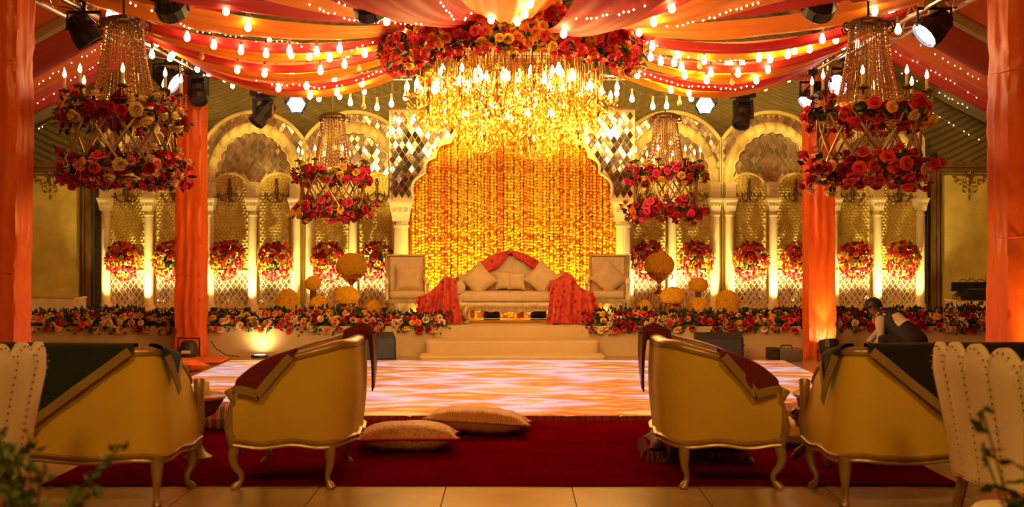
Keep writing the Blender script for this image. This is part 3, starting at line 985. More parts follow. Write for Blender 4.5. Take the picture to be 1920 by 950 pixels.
side_panel(1815, 'tall gilded panel with scroll ornament behind the mixing equipment', 1.40)

# ------------------------------------------------------------------ wall sconces
def make_sconce():
    t = thing('wall_sconce', 'dark bronze candle sconce with crystal drops on an arched niche', 'sconce', (0, 0, 0), 0, 'candle sconces on the niches')
    b = MB().lathe([(.0, .30), (.012, .28), (.03, .22), (.014, .17), (.024, .10), (.04, .04), (.02, -.02), (.035, -.06), (.0, -.10)], 10)
    for k in range(5):
        a = k * 1.3
        b.ball((.02 * math.cos(a), -.01, .30 + .01 * k - .04), .014, 5, 3)
    b.box(-.02, .02, 0, .07, -.02, .16)
    obj('stem', b, M['bronze'], t)
    for k in range(5):
        a = PI + PI * (k + .0) / 4
        dx, dy = math.cos(a), math.sin(a)
        R0 = .20
        am = MB().tube([(dx * R0 * q, dy * .14 * q, -.03 - .07 * math.sin(PI * q) + .02 * q) for q in [i / 8 for i in range(9)]], .009, 6)
        am.tube([(dx * R0 * q, dy * .14 * q, .03 + .03 * math.sin(2 * PI * q)) for q in [i / 8 for i in range(9)]], .006, 5)
        am.lathe([(.006, 0), (.03, .012), (.032, .018), (.012, .02), (.012, .075), (.0, .078)], 8, (dx * R0, dy * .14, -.015))
        A = obj('arm', am, M['bronze'], t)
        cr = MB()
        for z, s in ((-.045, .010), (-.075, .012), (-.115, .018), (-.15, .010)): cr.octa((dx * R0, dy * .14, z), s, s * 1.6)
        for z, s in ((-.12, .009), (-.15, .014)): cr.octa((dx * R0 * .55, dy * .14 * .55, z), s, s * 1.7)
        stuff(obj('crystal_drop', cr, M['crystal'], A, smoothed=False))
    return t
UNIT = ['outermost arch, green-shawl side', 'arch next to the cushioned orange pillar', 'arch behind the urn ball, green-shawl side',
        'arch behind the urn ball, black-shawl side', 'arch next to the smoke machine pillar', 'outermost arch, black-shawl side']
def nearness(X, dx):
    return 'at the middle column' if abs(dx) < .1 else ('nearer the curtain' if X * dx < 0 else 'farther from the curtain')
sc0 = make_sconce(); first = True
BALLX = []
for ui, X in enumerate(ARX):
    for dx in (-.40, .40):
        o = sc0 if first else copy_tree(sc0)
        first = False
        o.location = (X + dx, BY - .09, ST + 1.93)
        o['label'] = f'bronze sconce on the {UNIT[ui]}, {nearness(X, dx)}'
        BALLX.append((X + dx, f'rose ball on the {UNIT[ui]}, {nearness(X, dx)}'))

# ------------------------------------------------------------------ flower balls before the niches
PAL_BALL = [('coral', 4), ('crimson', 3), ('yellow', 3), ('orange', 1.5), ('pink', 1.2), ('cream', .8)]
for i, (X, blab) in enumerate(BALLX):
    r_ = random.Random(300 + i)
    t = thing('flower_ball', blab, 'flower ball', (X, BY - .22, ST + .84 + .04 * r_.random()), 0, 'rose balls along the arched panels')
    pts = []
    for p in fib(150):
        if p.y > .35: continue
        q = Vector((p.x * .25, p.y * .17, p.z * .285 - .03 * (1 - abs(p.x))))
        q += Vector(((r_.random() - .5) * .05, (r_.random() - .5) * .04, (r_.random() - .5) * .05))
        pts.append((q, p))
    lf = leaves([(q * (.70 + .30 * r_.random()) if n.y < -.3 else q * (.85 + .25 * r_.random()), n) for q, n in pts for _ in range(2)], .062, r_)
    lf.ball((0, 0, 0), .10, 10, 6, (1.3, .8, 1.6))
    stuff(obj('foliage', lf, M['leaf2'] if i % 2 else M['leaf'], t, smoothed=False))
    for q, n in pts:
        if r_.random() < .12: continue
        up = n.z + .35 * (r_.random() - .5)
        pal = [('crimson', 4), ('coral', 3), ('yellow', 1), ('pink', 1)] if up > .35 else ([('yellow', 3), ('cream', 1.4), ('orange', 1.5), ('coral', 2)] if up > -.35 else [('coral', 5), ('pink', 1), ('yellow', 1.4)])
        rose(t, q + n * .02, n, .047, pick(pal, r_), r_)
    obj('bracket', MB().tube([(0, 0, 0), (0, .2, 0)], .012, 6), M['bronze'], t)

# ------------------------------------------------------------------ uplights along the foot of the arches
def uplight(x, y, z, energy, tgt, label, color=UPL, angle=70, group='small uplights along the foot of the arches'):
    t = thing('uplight', label, 'lamp', (x, y, z), 0, group)
    obj('housing', MB().lathe([(.055, 0), (.06, .01), (.06, .07), (.05, .075), (.048, .062), (0, .06)], 14), M['black'], t)
    obj('lens', MB().lathe([(.044, .064), (.03, .069), (0, .07)], 12), M['amberlens'], t)
    l = add_light('uplight_beam', 'SPOT', (x, y, z + .09), energy, color, tgt, .03, angle, 1)
    return t
for i, X in enumerate(ARX):
    for k, dx in enumerate((-.55, .0, .55)):
        e = [120, 180, 120][k]
        if i in (2, 3): e *= 1.25
        uplight(X + dx, BY - .50, ST, e, (X + dx, BY - .02, ST + 1.3), f'uplight under the {UNIT[i]}, {nearness(X, dx)}', angle=95)
for sg in (-1, 1):
    uplight(sg * 1.75, CY - .32, ST, 80, (sg * 1.62, CY, ST + 1.2), f'small black uplight lamp at the scalloped arch column, {"green" if sg < 0 else "black"}-shawl side', angle=80, group='small uplights at the scalloped arch')
# ------------------------------------------------------------------ flower-ringed chandeliers
def strand_beads(z0, z1, r0, r1, n, size, bulge=0.0):
    mb = MB()
    for i in range(n):
        u = i / (n - 1)
        r = lerp(r0, r1, u ** 1.5) + bulge * math.sin(PI * u)
        z = lerp(z0, z1, u)
        mb.octa((r, 0, z), size * (.85 + .3 * ((i * 7) % 3) / 2), size * 1.25)
    return mb.mesh('crystal_strand', False)
ST_UP = strand_beads(1.30, .58, .165, .285, 46, .0095)
ST_LOW = strand_beads(.50, .10, .22, .05, 22, .0085, .06)
for me in (ST_UP, ST_LOW): me.materials.append(M['crystal'])
def make_chandelier(loc, label, seed, scale, pal_top, pal_low, nt, nl, rose_size, drop_to):
    r_ = random.Random(seed)
    t = thing('flower_chandelier', label, 'chandelier', loc, r_.random(), 'crystal chandeliers with rose rings', scale)
    cap = MB().lathe([(.10, 1.385), (.15, 1.37), (.19, 1.34), (.205, 1.33), (.205, 1.315), (.17, 1.29), (.0, 1.285)], 24)
    for k in range(8):
        a = 2 * PI * k / 8
        cap.tube([(.19 * math.cos(a) + .05 * math.sin(q) * math.cos(a), .19 * math.sin(a) + .05 * math.sin(q) * math.sin(a), 1.33 - .02 * q + .02 * math.sin(2 * q)) for q in [i * .35 for i in range(10)]], .009, 5)
    obj('top_collar', cap, M['bronze'], t)
    ch = MB(); L_ = (drop_to - loc[2]) / scale
    ch.tube([(0, 0, 1.37), (0, 0, L_)], .010, 6)
    obj('hanging_cable', ch, M['wire'], t)
    for k in range(44):
        obj('crystal_strand', ST_UP, None, t, (0, 0, 0), (0, 0, 2 * PI * k / 44 + .04 * r_.random()))
    obj('gilded_band', MB().lathe([(.27, .50), (.30, .50), (.30, .585), (.29, .60), (.27, .60)], 32), M['gold'], t)
    for k in range(18):
        obj('crystal_strand', ST_LOW, None, t, (0, 0, 0), (0, 0, 2 * PI * k / 18))
    pin = MB().lathe([(.0, .14), (.05, .12), (.06, .08), (.02, .05), (.035, .02), (0, -.02)], 12)
    obj('finial', pin, M['gold'], t)
    # candle arms
    for k in range(8):
        a = 2 * PI * k / 8 + .2
        c, s = math.cos(a), math.sin(a)
        am = MB().tube([(lerp(.28, .50, q) * c, lerp(.28, .50, q) * s, .54 - .09 * math.sin(PI * q) + .14 * q * q) for q in [i / 9 for i in range(10)]], .010, 6)
        am.lathe([(.01, .0), (.05, .018), (.055, .03), (.02, .03), (.018, .05)], 12, (.5 * c, .5 * s, .66))
        A = obj('candle_arm', am, M['bronze'], t)
        obj('candle', MB().lathe([(.014, 0), (.014, .09), (.0, .095)], 8, (.5 * c, .5 * s, .71)), M['cream'], A)
        obj('flame_bulb', MB().lathe([(.006, 0), (.018, .02), (.016, .04), (.006, .07), (0, .085)], 8, (.5 * c, .5 * s, .80)), M['candle'], A)
        dr = MB()
        for q in range(4):
            for z in range(4): dr.octa((.5 * c + .045 * math.cos(q * 1.57), .5 * s + .045 * math.sin(q * 1.57), .665 - .022 * z), .007, .011)
        stuff(obj('cup_crystals', dr, M['crystal'], A, smoothed=False))
    # basket of crossed slats between the rings
    Rr = .45
    for k in range(12):
        for sg in (-1, 1):
            a0 = 2 * PI * k / 12; a1 = a0 + sg * PI / 4.5
            pts = [(Rr * math.cos(lerp(a0, a1, q / 6)), Rr * math.sin(lerp(a0, a1, q / 6)), lerp(.50, -.0, q / 6)) for q in range(7)]
            obj('basket_slat', MB().tube(pts, .0125, 6), M['frame'], t)
    for z, n_, pal, thick, part in ((.49, nt, pal_top, .105, 'upper_flower_ring'), (.0, nl, pal_low, .14, 'lower_flower_ring')):
        pts = []
        for i in range(n_):
            a = 2 * PI * i / n_ + (r_.random() - .5) * .12
            b = r_.random() * 2 * PI
            nrm = Vector((math.cos(a) * math.cos(b), math.sin(a) * math.cos(b), math.sin(b)))
            rad = thick * (.35 + 1.0 * r_.random())
            pts.append((Vector((Rr * math.cos(a), Rr * math.sin(a), z)) + nrm * rad, nrm))
        lf = leaves([(p - n * rad * .4 + Vector(((r_.random() - .5) * .1, (r_.random() - .5) * .1, (r_.random() - .5) * .1)), n) for p, n in pts for _ in range(4)], .075, r_, .9)
        lf.tube([(Rr * math.cos(2 * PI * q / 40), Rr * math.sin(2 * PI * q / 40), z) for q in range(41)], thick * .12, 6)
        ring = stuff(obj(part, lf, M['leaf'], t, smoothed=False))
        run = pick(pal, r_)
        for p, n in pts:
            if r_.random() < .38: run = pick(pal, r_)
            rose(ring, p, n + Vector((0, 0, -.1)), rose_size, run, r_)
    return t
PT = [('crimson', 6), ('coral', 2), ('cream', 2.2), ('pink', 1), ('blush', 1)]
PS_ = [('pink', 4), ('crimson', 3), ('orange', 2.5), ('yellow', 2.5), ('magenta', 1.5)]
CL = P(232, 315, 205); CR = P(1628, 318, 205); DL = P(624, 392, 140); DR = P(1248, 392, 140)
make_chandelier(CL, 'large crystal chandelier with rose rings hanging by the green-shawled sofa side truss', 1, 1.0, PT, PT, 105, 140, .064, 6.2)
make_chandelier(CR, 'large crystal chandelier with rose rings hanging by the black-shawled sofa side truss', 2, 1.0, [('crimson', 3), ('coral', 4), ('cream', 1.5), ('yellow', 1)], [('crimson', 4), ('coral', 3), ('cream', 3), ('blush', 1)], 105, 140, .064, 6.2)
make_chandelier(DL, 'smaller crystal chandelier with magenta and orange roses above the marigold balls and urn', 3, .93, PS_, PS_ , 105, 140, .062, 6.6)
make_chandelier(DR, 'smaller crystal chandelier with pink and yellow roses above the brown stand topiary', 4, .93, [('pink', 4), ('yellow', 2.5), ('crimson', 2)], [('crimson', 4), ('pink', 3), ('yellow', 2), ('orange', 1)], 105, 125, .062, 6.6)

# ------------------------------------------------------------------ central flower ring and crystal cluster
r_ = random.Random(21)
RC = Vector((0, 11.7, 3.66)); RR = 1.27
t = thing('flower_ring', 'huge ring of coral and yellow roses hung over the dance floor', 'flower ring', RC)
pts = []
for i in range(300):
    a = 2 * PI * i / 100 if i >= 200 else PI + PI * (i + .5) / 200
    # the near and side arcs show most; the upper back is left thinner
    b = r_.uniform(-PI * .75, PI * .45) if i >= 200 else r_.uniform(-PI * .5, PI * .42)
    nrm = Vector((math.cos(a) * math.cos(b), math.sin(a) * math.cos(b), math.sin(b)))
    off = Vector((nrm.x * .15, nrm.y * .15, nrm.z * .23)) * (.75 + .5 * r_.random())
    pts.append((Vector((RR * math.cos(a), RR * math.sin(a), .03 * math.sin(3 * a))) + off, nrm))
lf = leaves([(p - n * .08 + Vector(((r_.random() - .5) * .16, (r_.random() - .5) * .16, (r_.random() - .5) * .16)), n + Vector((0, 0, -.3))) for p, n in pts for _ in range(4)], .10, r_, .9)
lf.tube([(RR * math.cos(2 * PI * q / 48), RR * math.sin(2 * PI * q / 48), 0) for q in range(49)], .06, 8)
stuff(obj('foliage', lf, M['leaf'], t, smoothed=False))
run = 'coral'
for p, n in pts:
    if r_.random() < .45: run = pick([('coral', 5), ('crimson', 2.2), ('yellow', 2.4), ('orange', 1.4), ('pink', 1.2)], r_)
    rose(t, p, n, .062, run, r_)
# the further roses of the ring, past what is built one by one
more = MB(); cols_ = ['coral', 'crimson', 'yellow', 'orange', 'pink']
src_ = _rose_src[1]; sv_ = [v.co.copy() for v in src_.vertices]; sf_ = [tuple(p.vertices) for p in src_.polygons]
run = 0
for i in range(380):
    a = PI + PI * r_.random() if i < 250 else 2 * PI * r_.random()
    b = r_.uniform(-PI * .6, PI * .45)
    nrm = Vector((math.cos(a) * math.cos(b), math.sin(a) * math.cos(b), math.sin(b)))
    pos = Vector((RR * math.cos(a), RR * math.sin(a), .03 * math.sin(3 * a))) + Vector((nrm.x * .14, nrm.y * .14, nrm.z * .22)) * (.65 + .5 * r_.random())
    if r_.random() < .5: run = r_.choices(range(5), (5, 2.2, 2.4, 1.4, 1.4))[0]
    s_ = .058 * (.85 + .3 * r_.random())
    Mx = Matrix.Translation(pos) @ (nrm.to_track_quat('Z', 'Y') @ Quaternion((0, 0, 1), r_.random() * 6)).to_matrix().to_4x4() @ Matrix.Scale(s_, 4)
    more.add(sv_, sf_, Mx, run)
stuff(obj('rose_mass', more, [ROSE[c] for c in cols_], t, angle=60))
cb = MB()
for k in range(4):
    a = PI / 4 + k * PI / 2
    cb.tube([(RR * math.cos(a), RR * math.sin(a), .1), (.1 * math.cos(a), .1 * math.sin(a), 1.6)], .006, 5)
cb.tube([(0, 0, 1.55), (0, 0, 4.4)], .008, 5)
obj('hanging_cable', cb, M['wire'], t)
gm = MB()
for k in range(-5, 6):
    h = math.sqrt(max(0, 1.2 ** 2 - (k * .22) ** 2))
    gm.tube([(k * .22, -h, .02), (k * .22, h, .02)], .008, 4); gm.tube([(-h, k * .22, .02), (h, k * .22, .02)], .008, 4)
obj('wire_grid', gm, M['bronze'], t)

def small_chandelier_mesh_parts():
    body = MB().lathe([(.008, .34), (.03, .32), (.012, .28), (.04, .18), (.05, .12), (.02, .06), (.055, .0), (.04, -.05), (.015, -.09), (.0, -.13)], 12)
    me_b = body.mesh('stem'); me_b.materials.append(M['gold'])
    arm = MB().tube([(.03 + .19 * q, 0, .03 - .07 * math.sin(PI * q) + .04 * q) for q in [i / 8 for i in range(9)]], .008, 6)
    arm.lathe([(.006, -.005), (.035, .008), (.04, .014), (.015, .015), (.013, .06), (0, .062)], 10, (.22, 0, .07))
    me_a = arm.mesh('candle_arm'); me_a.materials.append(M['gold'])
    fb = MB().lathe([(.008, 0), (.024, .022), (.024, .045), (.010, .08), (0, .10)], 8, (.22, 0, .13)).mesh('flame_bulb'); fb.materials.append(M['candle'])
    cr = MB(); q_ = random.Random(3)
    for k in range(9):
        a = 2 * PI * k / 9
        for j in range(7):
            u = j / 6; r = lerp(.04, .20, u) ; z = .30 - .24 * math.sin(u * PI / 2) + .03 * u
            cr.octa((r * math.cos(a), r * math.sin(a), z), .013, .018)
        for j in range(5):
            cr.octa((.22 * math.cos(a), .22 * math.sin(a), .05 - .045 * j), .013 if j < 4 else .022, .018 if j < 4 else .04)
        for j in range(7):
            u = j / 6
            cr.octa((lerp(.18, .03, u) * math.cos(a + .3), lerp(.18, .03, u) * math.sin(a + .3), -.02 - .20 * math.sin(u * PI / 2)), .014, .02)
    me_c = cr.mesh('crystals', False); me_c.materials.append(M['amber'])
    return me_b, me_a, fb, me_c
MBd, MAr, MFb, MCr = small_chandelier_mesh_parts()
spots = [(-.88, -.15, -.62), (-.55, -.55, -.48), (-.5, .3, -.70), (-.15, -.75, -.60), (-.05, -.1, -.78), (.12, .55, -.62), (.3, -.6, -.52), (.45, .05, -.80), (.62, -.45, -.66), (.55, .5, -.58), (.92, .0, -.66), (-.85, .45, -.55), (0, .85, -.70), (-.3, -.35, -.92), (.2, -.3, -.96)]
for i, (x, y, z) in enumerate(spots):
    c = thing('crystal_chandelier', 'small gold crystal chandelier glowing in the cluster under the flower ring', 'chandelier', RC + Vector((x, y, z)), i * .7, 'small chandeliers clustered under the flower ring', .95 + .25 * r_.random())
    obj('stem', MBd, None, c)
    obj('hanging_chain', MB().tube([(0, 0, .33), (0, 0, -z / c.scale[0] - .02)], .005, 5), M['gold'], c)
    for k in range(6):
        A = obj('candle_arm', MAr, None, c, None, (0, 0, 2 * PI * k / 6))
        obj('flame_bulb', MFb, None, A)
    stuff(obj('crystals', MCr, None, c))
# hanging rods and pendants that fill the cluster
hp = thing('crystal_rain', 'dense curtain of gold rods and amber crystals under the flower ring', 'crystal hanging', RC)
rods = MB(); dro = MB()
for i in range(260):
    rr = 1.02 * math.sqrt(r_.random()); a = r_.random() * 6.28
    x, y = rr * math.cos(a), rr * math.sin(a)
    l = .30 + .55 * r_.random() * (1.15 - .35 * rr)
    rods.tube([(x, y, .02), (x, y, -l)], .0045, 4)
    for k in range(5):
        z = -l + .02 - k * .055 * (1 + r_.random())
        dro.octa((x, y, z if k else -l - .02), .014 + .008 * r_.random(), .03)
for i in range(330):
    rr = .98 * math.sqrt(r_.random()); a = r_.random() * 6.28
    z = -.55 - .40 * r_.random() * (1.25 - rr * .75)
    dro.octa((rr * math.cos(a), rr * math.sin(a), z), .018 + .012 * r_.random(), .035)
stuff(obj('gold_rods', rods, M['gold'], hp)); stuff(obj('amber_drops', dro, M['amber'], hp, smoothed=False))
# naked bulbs among the rods
bm_ = MB().lathe([(.012, .05), (.014, .03), (.036, -.02), (.036, -.045), (.02, -.07), (0, -.078)], 10).mesh('cluster_bulb'); bm_.materials.append(M['bulb'])
for i in range(34):
    rr = .95 * math.sqrt(r_.random()); a = r_.random() * 6.28
    obj('cluster_bulb', bm_, None, hp, (rr * math.cos(a), rr * math.sin(a), -.30 - .30 * r_.random()))
for gx in (-.8, .8): add_light('cluster_glow', 'POINT', RC + Vector((gx, -.6, -1.15)), 95, (1, .62, .16), None, .3)
add_light('cluster_glow', 'POINT', RC + Vector((-.4, -.3, -1.0)), 50, (1, .62, .16), None, .3)
add_light('cluster_glow', 'POINT', RC + Vector((.4, -.3, -1.0)), 50, (1, .62, .16), None, .3)
# bead strand beside the arch
bs = MB()
p0 = P(735, 141, 139.4); p1 = P(735, 372, 139.4)
for k in range(46):
    p = p0.lerp(p1, k / 45); bs.octa((0, 0, p.z - p0.z), .012, .02)
bs.tube([(0, 0, 0), (0, 0, p1.z - p0.z)], .003, 4)
o = tag(obj('bead_strand', bs, M['crystal'], None, p0, smoothed=False), 'single long strand of crystal beads hanging between flower ring and scalloped arch', 'bead strand')

# ------------------------------------------------------------------ string lights
glass_mb = MB().lathe([(.013, .0), (.015, -.02), (.026, -.045), (.033, -.07), (.031, -.09), (.018, -.108), (0, -.114)], 12)
GLASS = glass_mb.mesh('bulb'); GLASS.materials.append(M['bulb'])
GLASS_OFF = GLASS.copy(); GLASS_OFF.materials.clear(); GLASS_OFF.materials.append(M['offbulb'])
SOCK = MB().lathe([(.006, .075), (.016, .07), (.018, .02), (.016, -.005), (0, -.005)], 10).mesh('socket'); SOCK.materials.append(mat('socket', (.30, .16, .07), .5))
def string(label, pts, off=(), xplane=None, ends=()):
    t = None; prev = []
    pos = []
    for (px, py) in pts:
        if xplane is not None and abs(px - 960) > 470:
            s = abs(px - 960) / abs(xplane); p = P(px, py, s)
        else:
            p = cast(px, py, SWAG_BVH, .10, 13.9)
        pos.append(p)
    # smooth depths so the cable runs cleanly
    base = pos[0].copy()
    t = thing('string_lights', label, 'string lights', base, 0, 'strings of warm bulbs under the swags')
    cab = []
    for k, p in enumerate(pos):
        sc_ = .95
        o = obj('bulb', GLASS_OFF if k in off else GLASS, None, t, p - base + Vector((0, 0, .055)), None, sc_)
        obj('socket', SOCK, None, o)
        cab.append(p - base + Vector((0, 0, .055 + .075)))
    path = []
    for a, b in zip(cab[:-1], cab[1:]):
        for q in range(6):
            u = q / 6; path.append(a.lerp(b, u) - Vector((0, 0, .02 * math.sin(PI * u))))
    path.append(cab[-1])
    for e in ends:
        e = Vector(e) - base
        if (e - path[0]).length < (e - path[-1]).length: path.insert(0, e)
        else: path.append(e)
    obj('cable', MB().tube(path, .0045, 5), M['wire'], t)
    return t
GS, BS = 'green-shawl side', 'black-shawl side'
tl_, tr_ = (-4.1, 12.5, 3.82), (3.95, 12.5, 3.82)
string(f'string of bulbs looped along the truss, {GS}', [(196, 2), (218, 22), (250, 28), (294, 79), (312, 73), (333, 95), (370, 128), (391, 136), (421, 147), (436, 159), (470, 160)], xplane=4.02)
string(f'short cluster of bulbs tied under the truss, {GS}', [(205, 25), (285, 101), (319, 107), (323, 101)], xplane=4.0)
string(f'string of bulbs crossing the widest orange swag, {GS}', [(424, 18), (465, 49), (505, 75), (543, 93), (580, 104), (618, 107), (651, 106), (684, 99), (719, 100)])
string(f'string of bulbs under the edge of the widest swag, {GS}', [(351, 68), (401, 83), (452, 93), (499, 99), (546, 101), (594, 96), (637, 89)])
string(f'string of bulbs across the coral bands, {GS}', [(378, 104), (445, 129), (496, 136), (548, 138), (601, 131), (646, 119), (673, 126)], off=(0, 6))
string(f'string of bulbs over the lowest orange swag, {GS}', [(522, 164), (575, 160), (627, 147), (679, 155), (726, 131)])
string(f'string of paired bulbs below the lowest swag, {GS}', [(581, 178), (598, 183), (632, 172), (637, 179), (683, 170)])
string(f'drooping string of bulbs before the olive drape, {GS}', [(657, 191), (682, 198), (707, 200), (734, 193), (760, 181)], off=(1,))
string(f'string of bulbs over the roses of the flower ring, {GS}', [(725, 38), (745, 74), (755, 63), (773, 58), (820, 74)])
string('short string of bulbs at the middle of the flower ring', [(921, 34), (963, 57), (970, 38), (984, 24), (994, 4)])
string(f'string of bulbs following the coral front swag, {BS}', [(1036, 48), (1057, 61), (1083, 72), (1112, 78), (1137, 77), (1167, 71), (1198, 59), (1226, 39), (1260, 13)])
string(f'longest string of bulbs from flower ring to truss, {BS}', [(1128, 74), (1175, 91), (1223, 85), (1271, 101), (1320, 112), (1370, 117), (1423, 107), (1477, 101), (1518, 90), (1567, 73), (1593, 48), (1640, 18)])
string(f'string of bulbs across the coral bands, {BS}', [(1220, 106), (1239, 114), (1264, 116), (1278, 125), (1312, 121), (1363, 121), (1392, 117), (1444, 109), (1490, 93), (1542, 72)], off=(4,))
string(f'short string of bulbs over the red band, {BS}', [(1284, 140), (1333, 135), (1384, 136), (1440, 129)])
string(f'string of bulbs over the lowest orange swag, {BS}', [(1195, 139), (1214, 149), (1258, 167), (1325, 149), (1373, 152), (1418, 149)], off=(1, 4))
string(f'drooping string of bulbs before the olive drape, {BS}', [(1157, 162), (1185, 184), (1224, 198), (1250, 197), (1274, 191), (1296, 183), (1292, 173)], off=(4,))
string(f'string of bulbs looped along the truss, {BS}', [(1435, 164), (1448, 151), (1479, 147), (1518, 123), (1543, 97), (1552, 99), (1581, 85), (1592, 76), (1607, 81), (1684, 54), (1672, 20)], xplane=3.86)

# fairy lights
def fairy(label, pts, bvh, step=9, gap=.05, dy=14.0):
    r_ = random.Random(len(label) * 7 + int(pts[0][0]))
    P3 = []; dots = []
    for (a, b) in zip(pts[:-1], pts[1:]):
        n = max(1, int(math.hypot(b[0] - a[0], b[1] - a[1]) / step))
        for k in range(n):
            u = k / n
            x, y = lerp(a[0], b[0], u), lerp(a[1], b[1], u)
            p = cast(x, y, bvh, gap, dy)
            P3.append(p)
            if r_.random() < .7: dots.append(cast(x + r_.uniform(-2, 2), y + r_.uniform(-1, 3), bvh, gap + .02, dy))
    base = P3[0].copy()
    t = thing('fairy_lights', label, 'fairy lights', base, 0, 'strings of tiny fairy lights')
    obj('wire', MB().tube([p - base for p in P3], .002, 4), M['paleWire'], t)
    d = MB()
    for p in dots: d.octa(p - base, .0105, .0125)
    stuff(obj('tiny_lights', d, M['fairy'], t, smoothed=False))
fairy(f'fairy lights running beside the truss over the widest swag, {GS}', [(245, 5), (285, 20), (330, 40), (372, 58), (402, 62), (440, 66), (475, 72)], SWAG_BVH)
fairy(f'fairy lights sweeping across the widest orange swag, {GS}', [(570, 4), (600, 17), (634, 29), (655, 36), (700, 41), (770, 46), (810, 40)], SWAG_BVH)
fairy(f'fairy lights along the edge of the widest swag, {GS}', [(480, 76), (530, 75), (557, 81), (600, 100), (650, 96), (690, 82), (722, 66)], SWAG_BVH)
fairy(f'fairy lights along the lower coral band, {GS}', [(482, 150), (520, 158), (560, 159), (600, 164), (640, 158), (680, 146), (725, 128)], SWAG_BVH)
fairy(f'fairy lights on the front red swag, {GS}', [(634, 4), (655, 16), (676, 22), (700, 34), (760, 45)], SWAG_BVH)
fairy('looped garland of fairy lights over the flower ring', [(828, 4), (838, 20), (850, 34), (865, 39), (880, 30), (890, 14)], SWAG_BVH, 5)
fairy(f'fairy lights sweeping across the broad orange front swag, {BS}', [(1030, 30), (1100, 34), (1180, 22), (1220, 8)], SWAG_BVH)
fairy(f'fairy lights across the widest orange swag, {BS}', [(1240, 50), (1280, 46), (1330, 34), (1370, 20), (1410, 8), (1440, 2)], SWAG_BVH)
fairy(f'fairy lights along the upper coral band, {BS}', [(1205, 75), (1250, 90), (1300, 108), (1350, 114), (1400, 112), (1450, 100)], SWAG_BVH)
fairy(f'fairy lights along the lowest orange swag, {BS}', [(1190, 128), (1230, 145), (1280, 160), (1330, 163), (1380, 165), (1430, 158)], SWAG_BVH)
fairy(f'upper row of fairy lights on the sloping roof, {GS}', [(74, 74), (95, 60), (112, 46), (140, 30)], ROOF_BVH)
fairy(f'middle row of fairy lights on the sloping roof, {GS}', [(74, 155), (110, 133), (145, 112), (180, 92), (205, 78)], ROOF_BVH)
fairy(f'lower row of fairy lights on the sloping roof, {GS}', [(72, 192), (110, 168), (150, 140), (200, 108)], ROOF_BVH)
fairy(f'fairy lights where roof meets olive drape, {GS}', [(72, 240), (88, 230), (112, 224), (130, 214)], ROOF_BVH, dy=17.5)
fairy(f'upper row of fairy lights on the sloping roof, {BS}', [(1720, 78), (1760, 105), (1800, 128), (1842, 150)], ROOF_BVH)
fairy(f'middle row of fairy lights on the sloping roof, {BS}', [(1680, 97), (1710, 112), (1745, 132), (1790, 155), (1840, 188)], ROOF_BVH)
fairy(f'lower row of fairy lights on the sloping roof, {BS}', [(1690, 138), (1730, 158), (1770, 178), (1820, 205)], ROOF_BVH)
fairy(f'fairy lights where roof meets olive drape, {BS}', [(1750, 212), (1780, 230), (1815, 252), (1845, 266)], ROOF_BVH, dy=17.5)

# ------------------------------------------------------------------ stage lamps on the trusses
def orient(o, d):
    o.rotation_mode = 'QUATERNION'
    o.rotation_quaternion = Vector(d).to_track_quat('Z', 'Y')
def par_can(pos, aim, label, lens='lens', s=1.0, hang=.25, lit=True, body_r=.13):
    """wash lamp: yoke, finned body, lens; local +Z of the head is the beam"""
    t = thing('wash_lamp', label, 'stage lamp', pos, 0, 'wash lamps on the trusses')
    yk = MB()
    yk.tube([(-.16 * s, 0, 0), (-.16 * s, 0, hang * .7), (.16 * s, 0, hang * .7), (.16 * s, 0, 0)], .018 * s, 6)
    yk.tube([(0, 0, hang * .7), (0, 0, hang + .06)], .022 * s, 6)
    yk.box(-.05 * s, .05 * s, -.04 * s, .04 * s, hang + .02, hang + .09)
    obj('yoke', yk, M['black'], t)
    h = MB().lathe([(.05 * s, -.17 * s), (.085 * s, -.16 * s), (.10 * s, -.06 * s), (body_r * s, .02 * s), (body_r * s, .13 * s), (body_r * .93 * s, .14 * s), (body_r * .90 * s, .10 * s), (0, .10 * s)], 12)
    for k in range(6):
        a = 2 * PI * k / 6
        h.bar((.10 * s * math.cos(a), .10 * s * math.sin(a), -.13 * s), (body_r * 1.02 * s * math.cos(a), body_r * 1.02 * s * math.sin(a), .10 * s), .018 * s)
    hd = obj('lamp_head', h, M['black'], t, smoothed=False); orient(hd, aim)
    obj('lens', MB().lathe([(body_r * .86 * s, .112 * s), (body_r * .5 * s, .122 * s), (0, .124 * s)], 6 if lens == 'hex' else 16), M['lens'] if lit else M['dark'], hd)
    return t
par_can(P(158, 57, 195), (.55, .3, -.9), f'black wash lamp hanging at the truss above the large chandelier, {GS}', lit=False, body_r=.15)
par_can(P(312, 146, 150), (.90, -.12, -.55), f'black wash lamp with bright tilted lens on the truss, {GS}', body_r=.15)
par_can(P(1752, 50, 195), (-.80, -.08, -.70), f'black wash lamp with bright tilted lens on the truss near the roof, {BS}', body_r=.15)
par_can(P(1583, 155, 150), (-.8, -.55, -.35), f'black wash lamp with large white lens behind the large chandelier, {BS}', body_r=.15)
par_can(P(1524, 180, 147), (-.6, -.3, -.8), f'small wash lamp over the orange pillar beside the smoke machine', body_r=.14)
par_can(P(558, 193, 141), (.05, -1, -.25), f'hexagonal white-faced wash lamp under the swags, {GS}', lens='hex', body_r=.135)
par_can(P(1320, 195, 141), (-.05, -1, -.25), f'hexagonal white-faced wash lamp under the swags, {BS}', lens='hex', body_r=.135)
for px, lb in ((317, 'next to the green-shawl side truss'), (690, 'over the deep red swag')):
    par_can(P(px, 4, 205), (.1, .75, -.55), f'black wash lamp on the seating-end truss, {lb}', lit=False, body_r=.15)
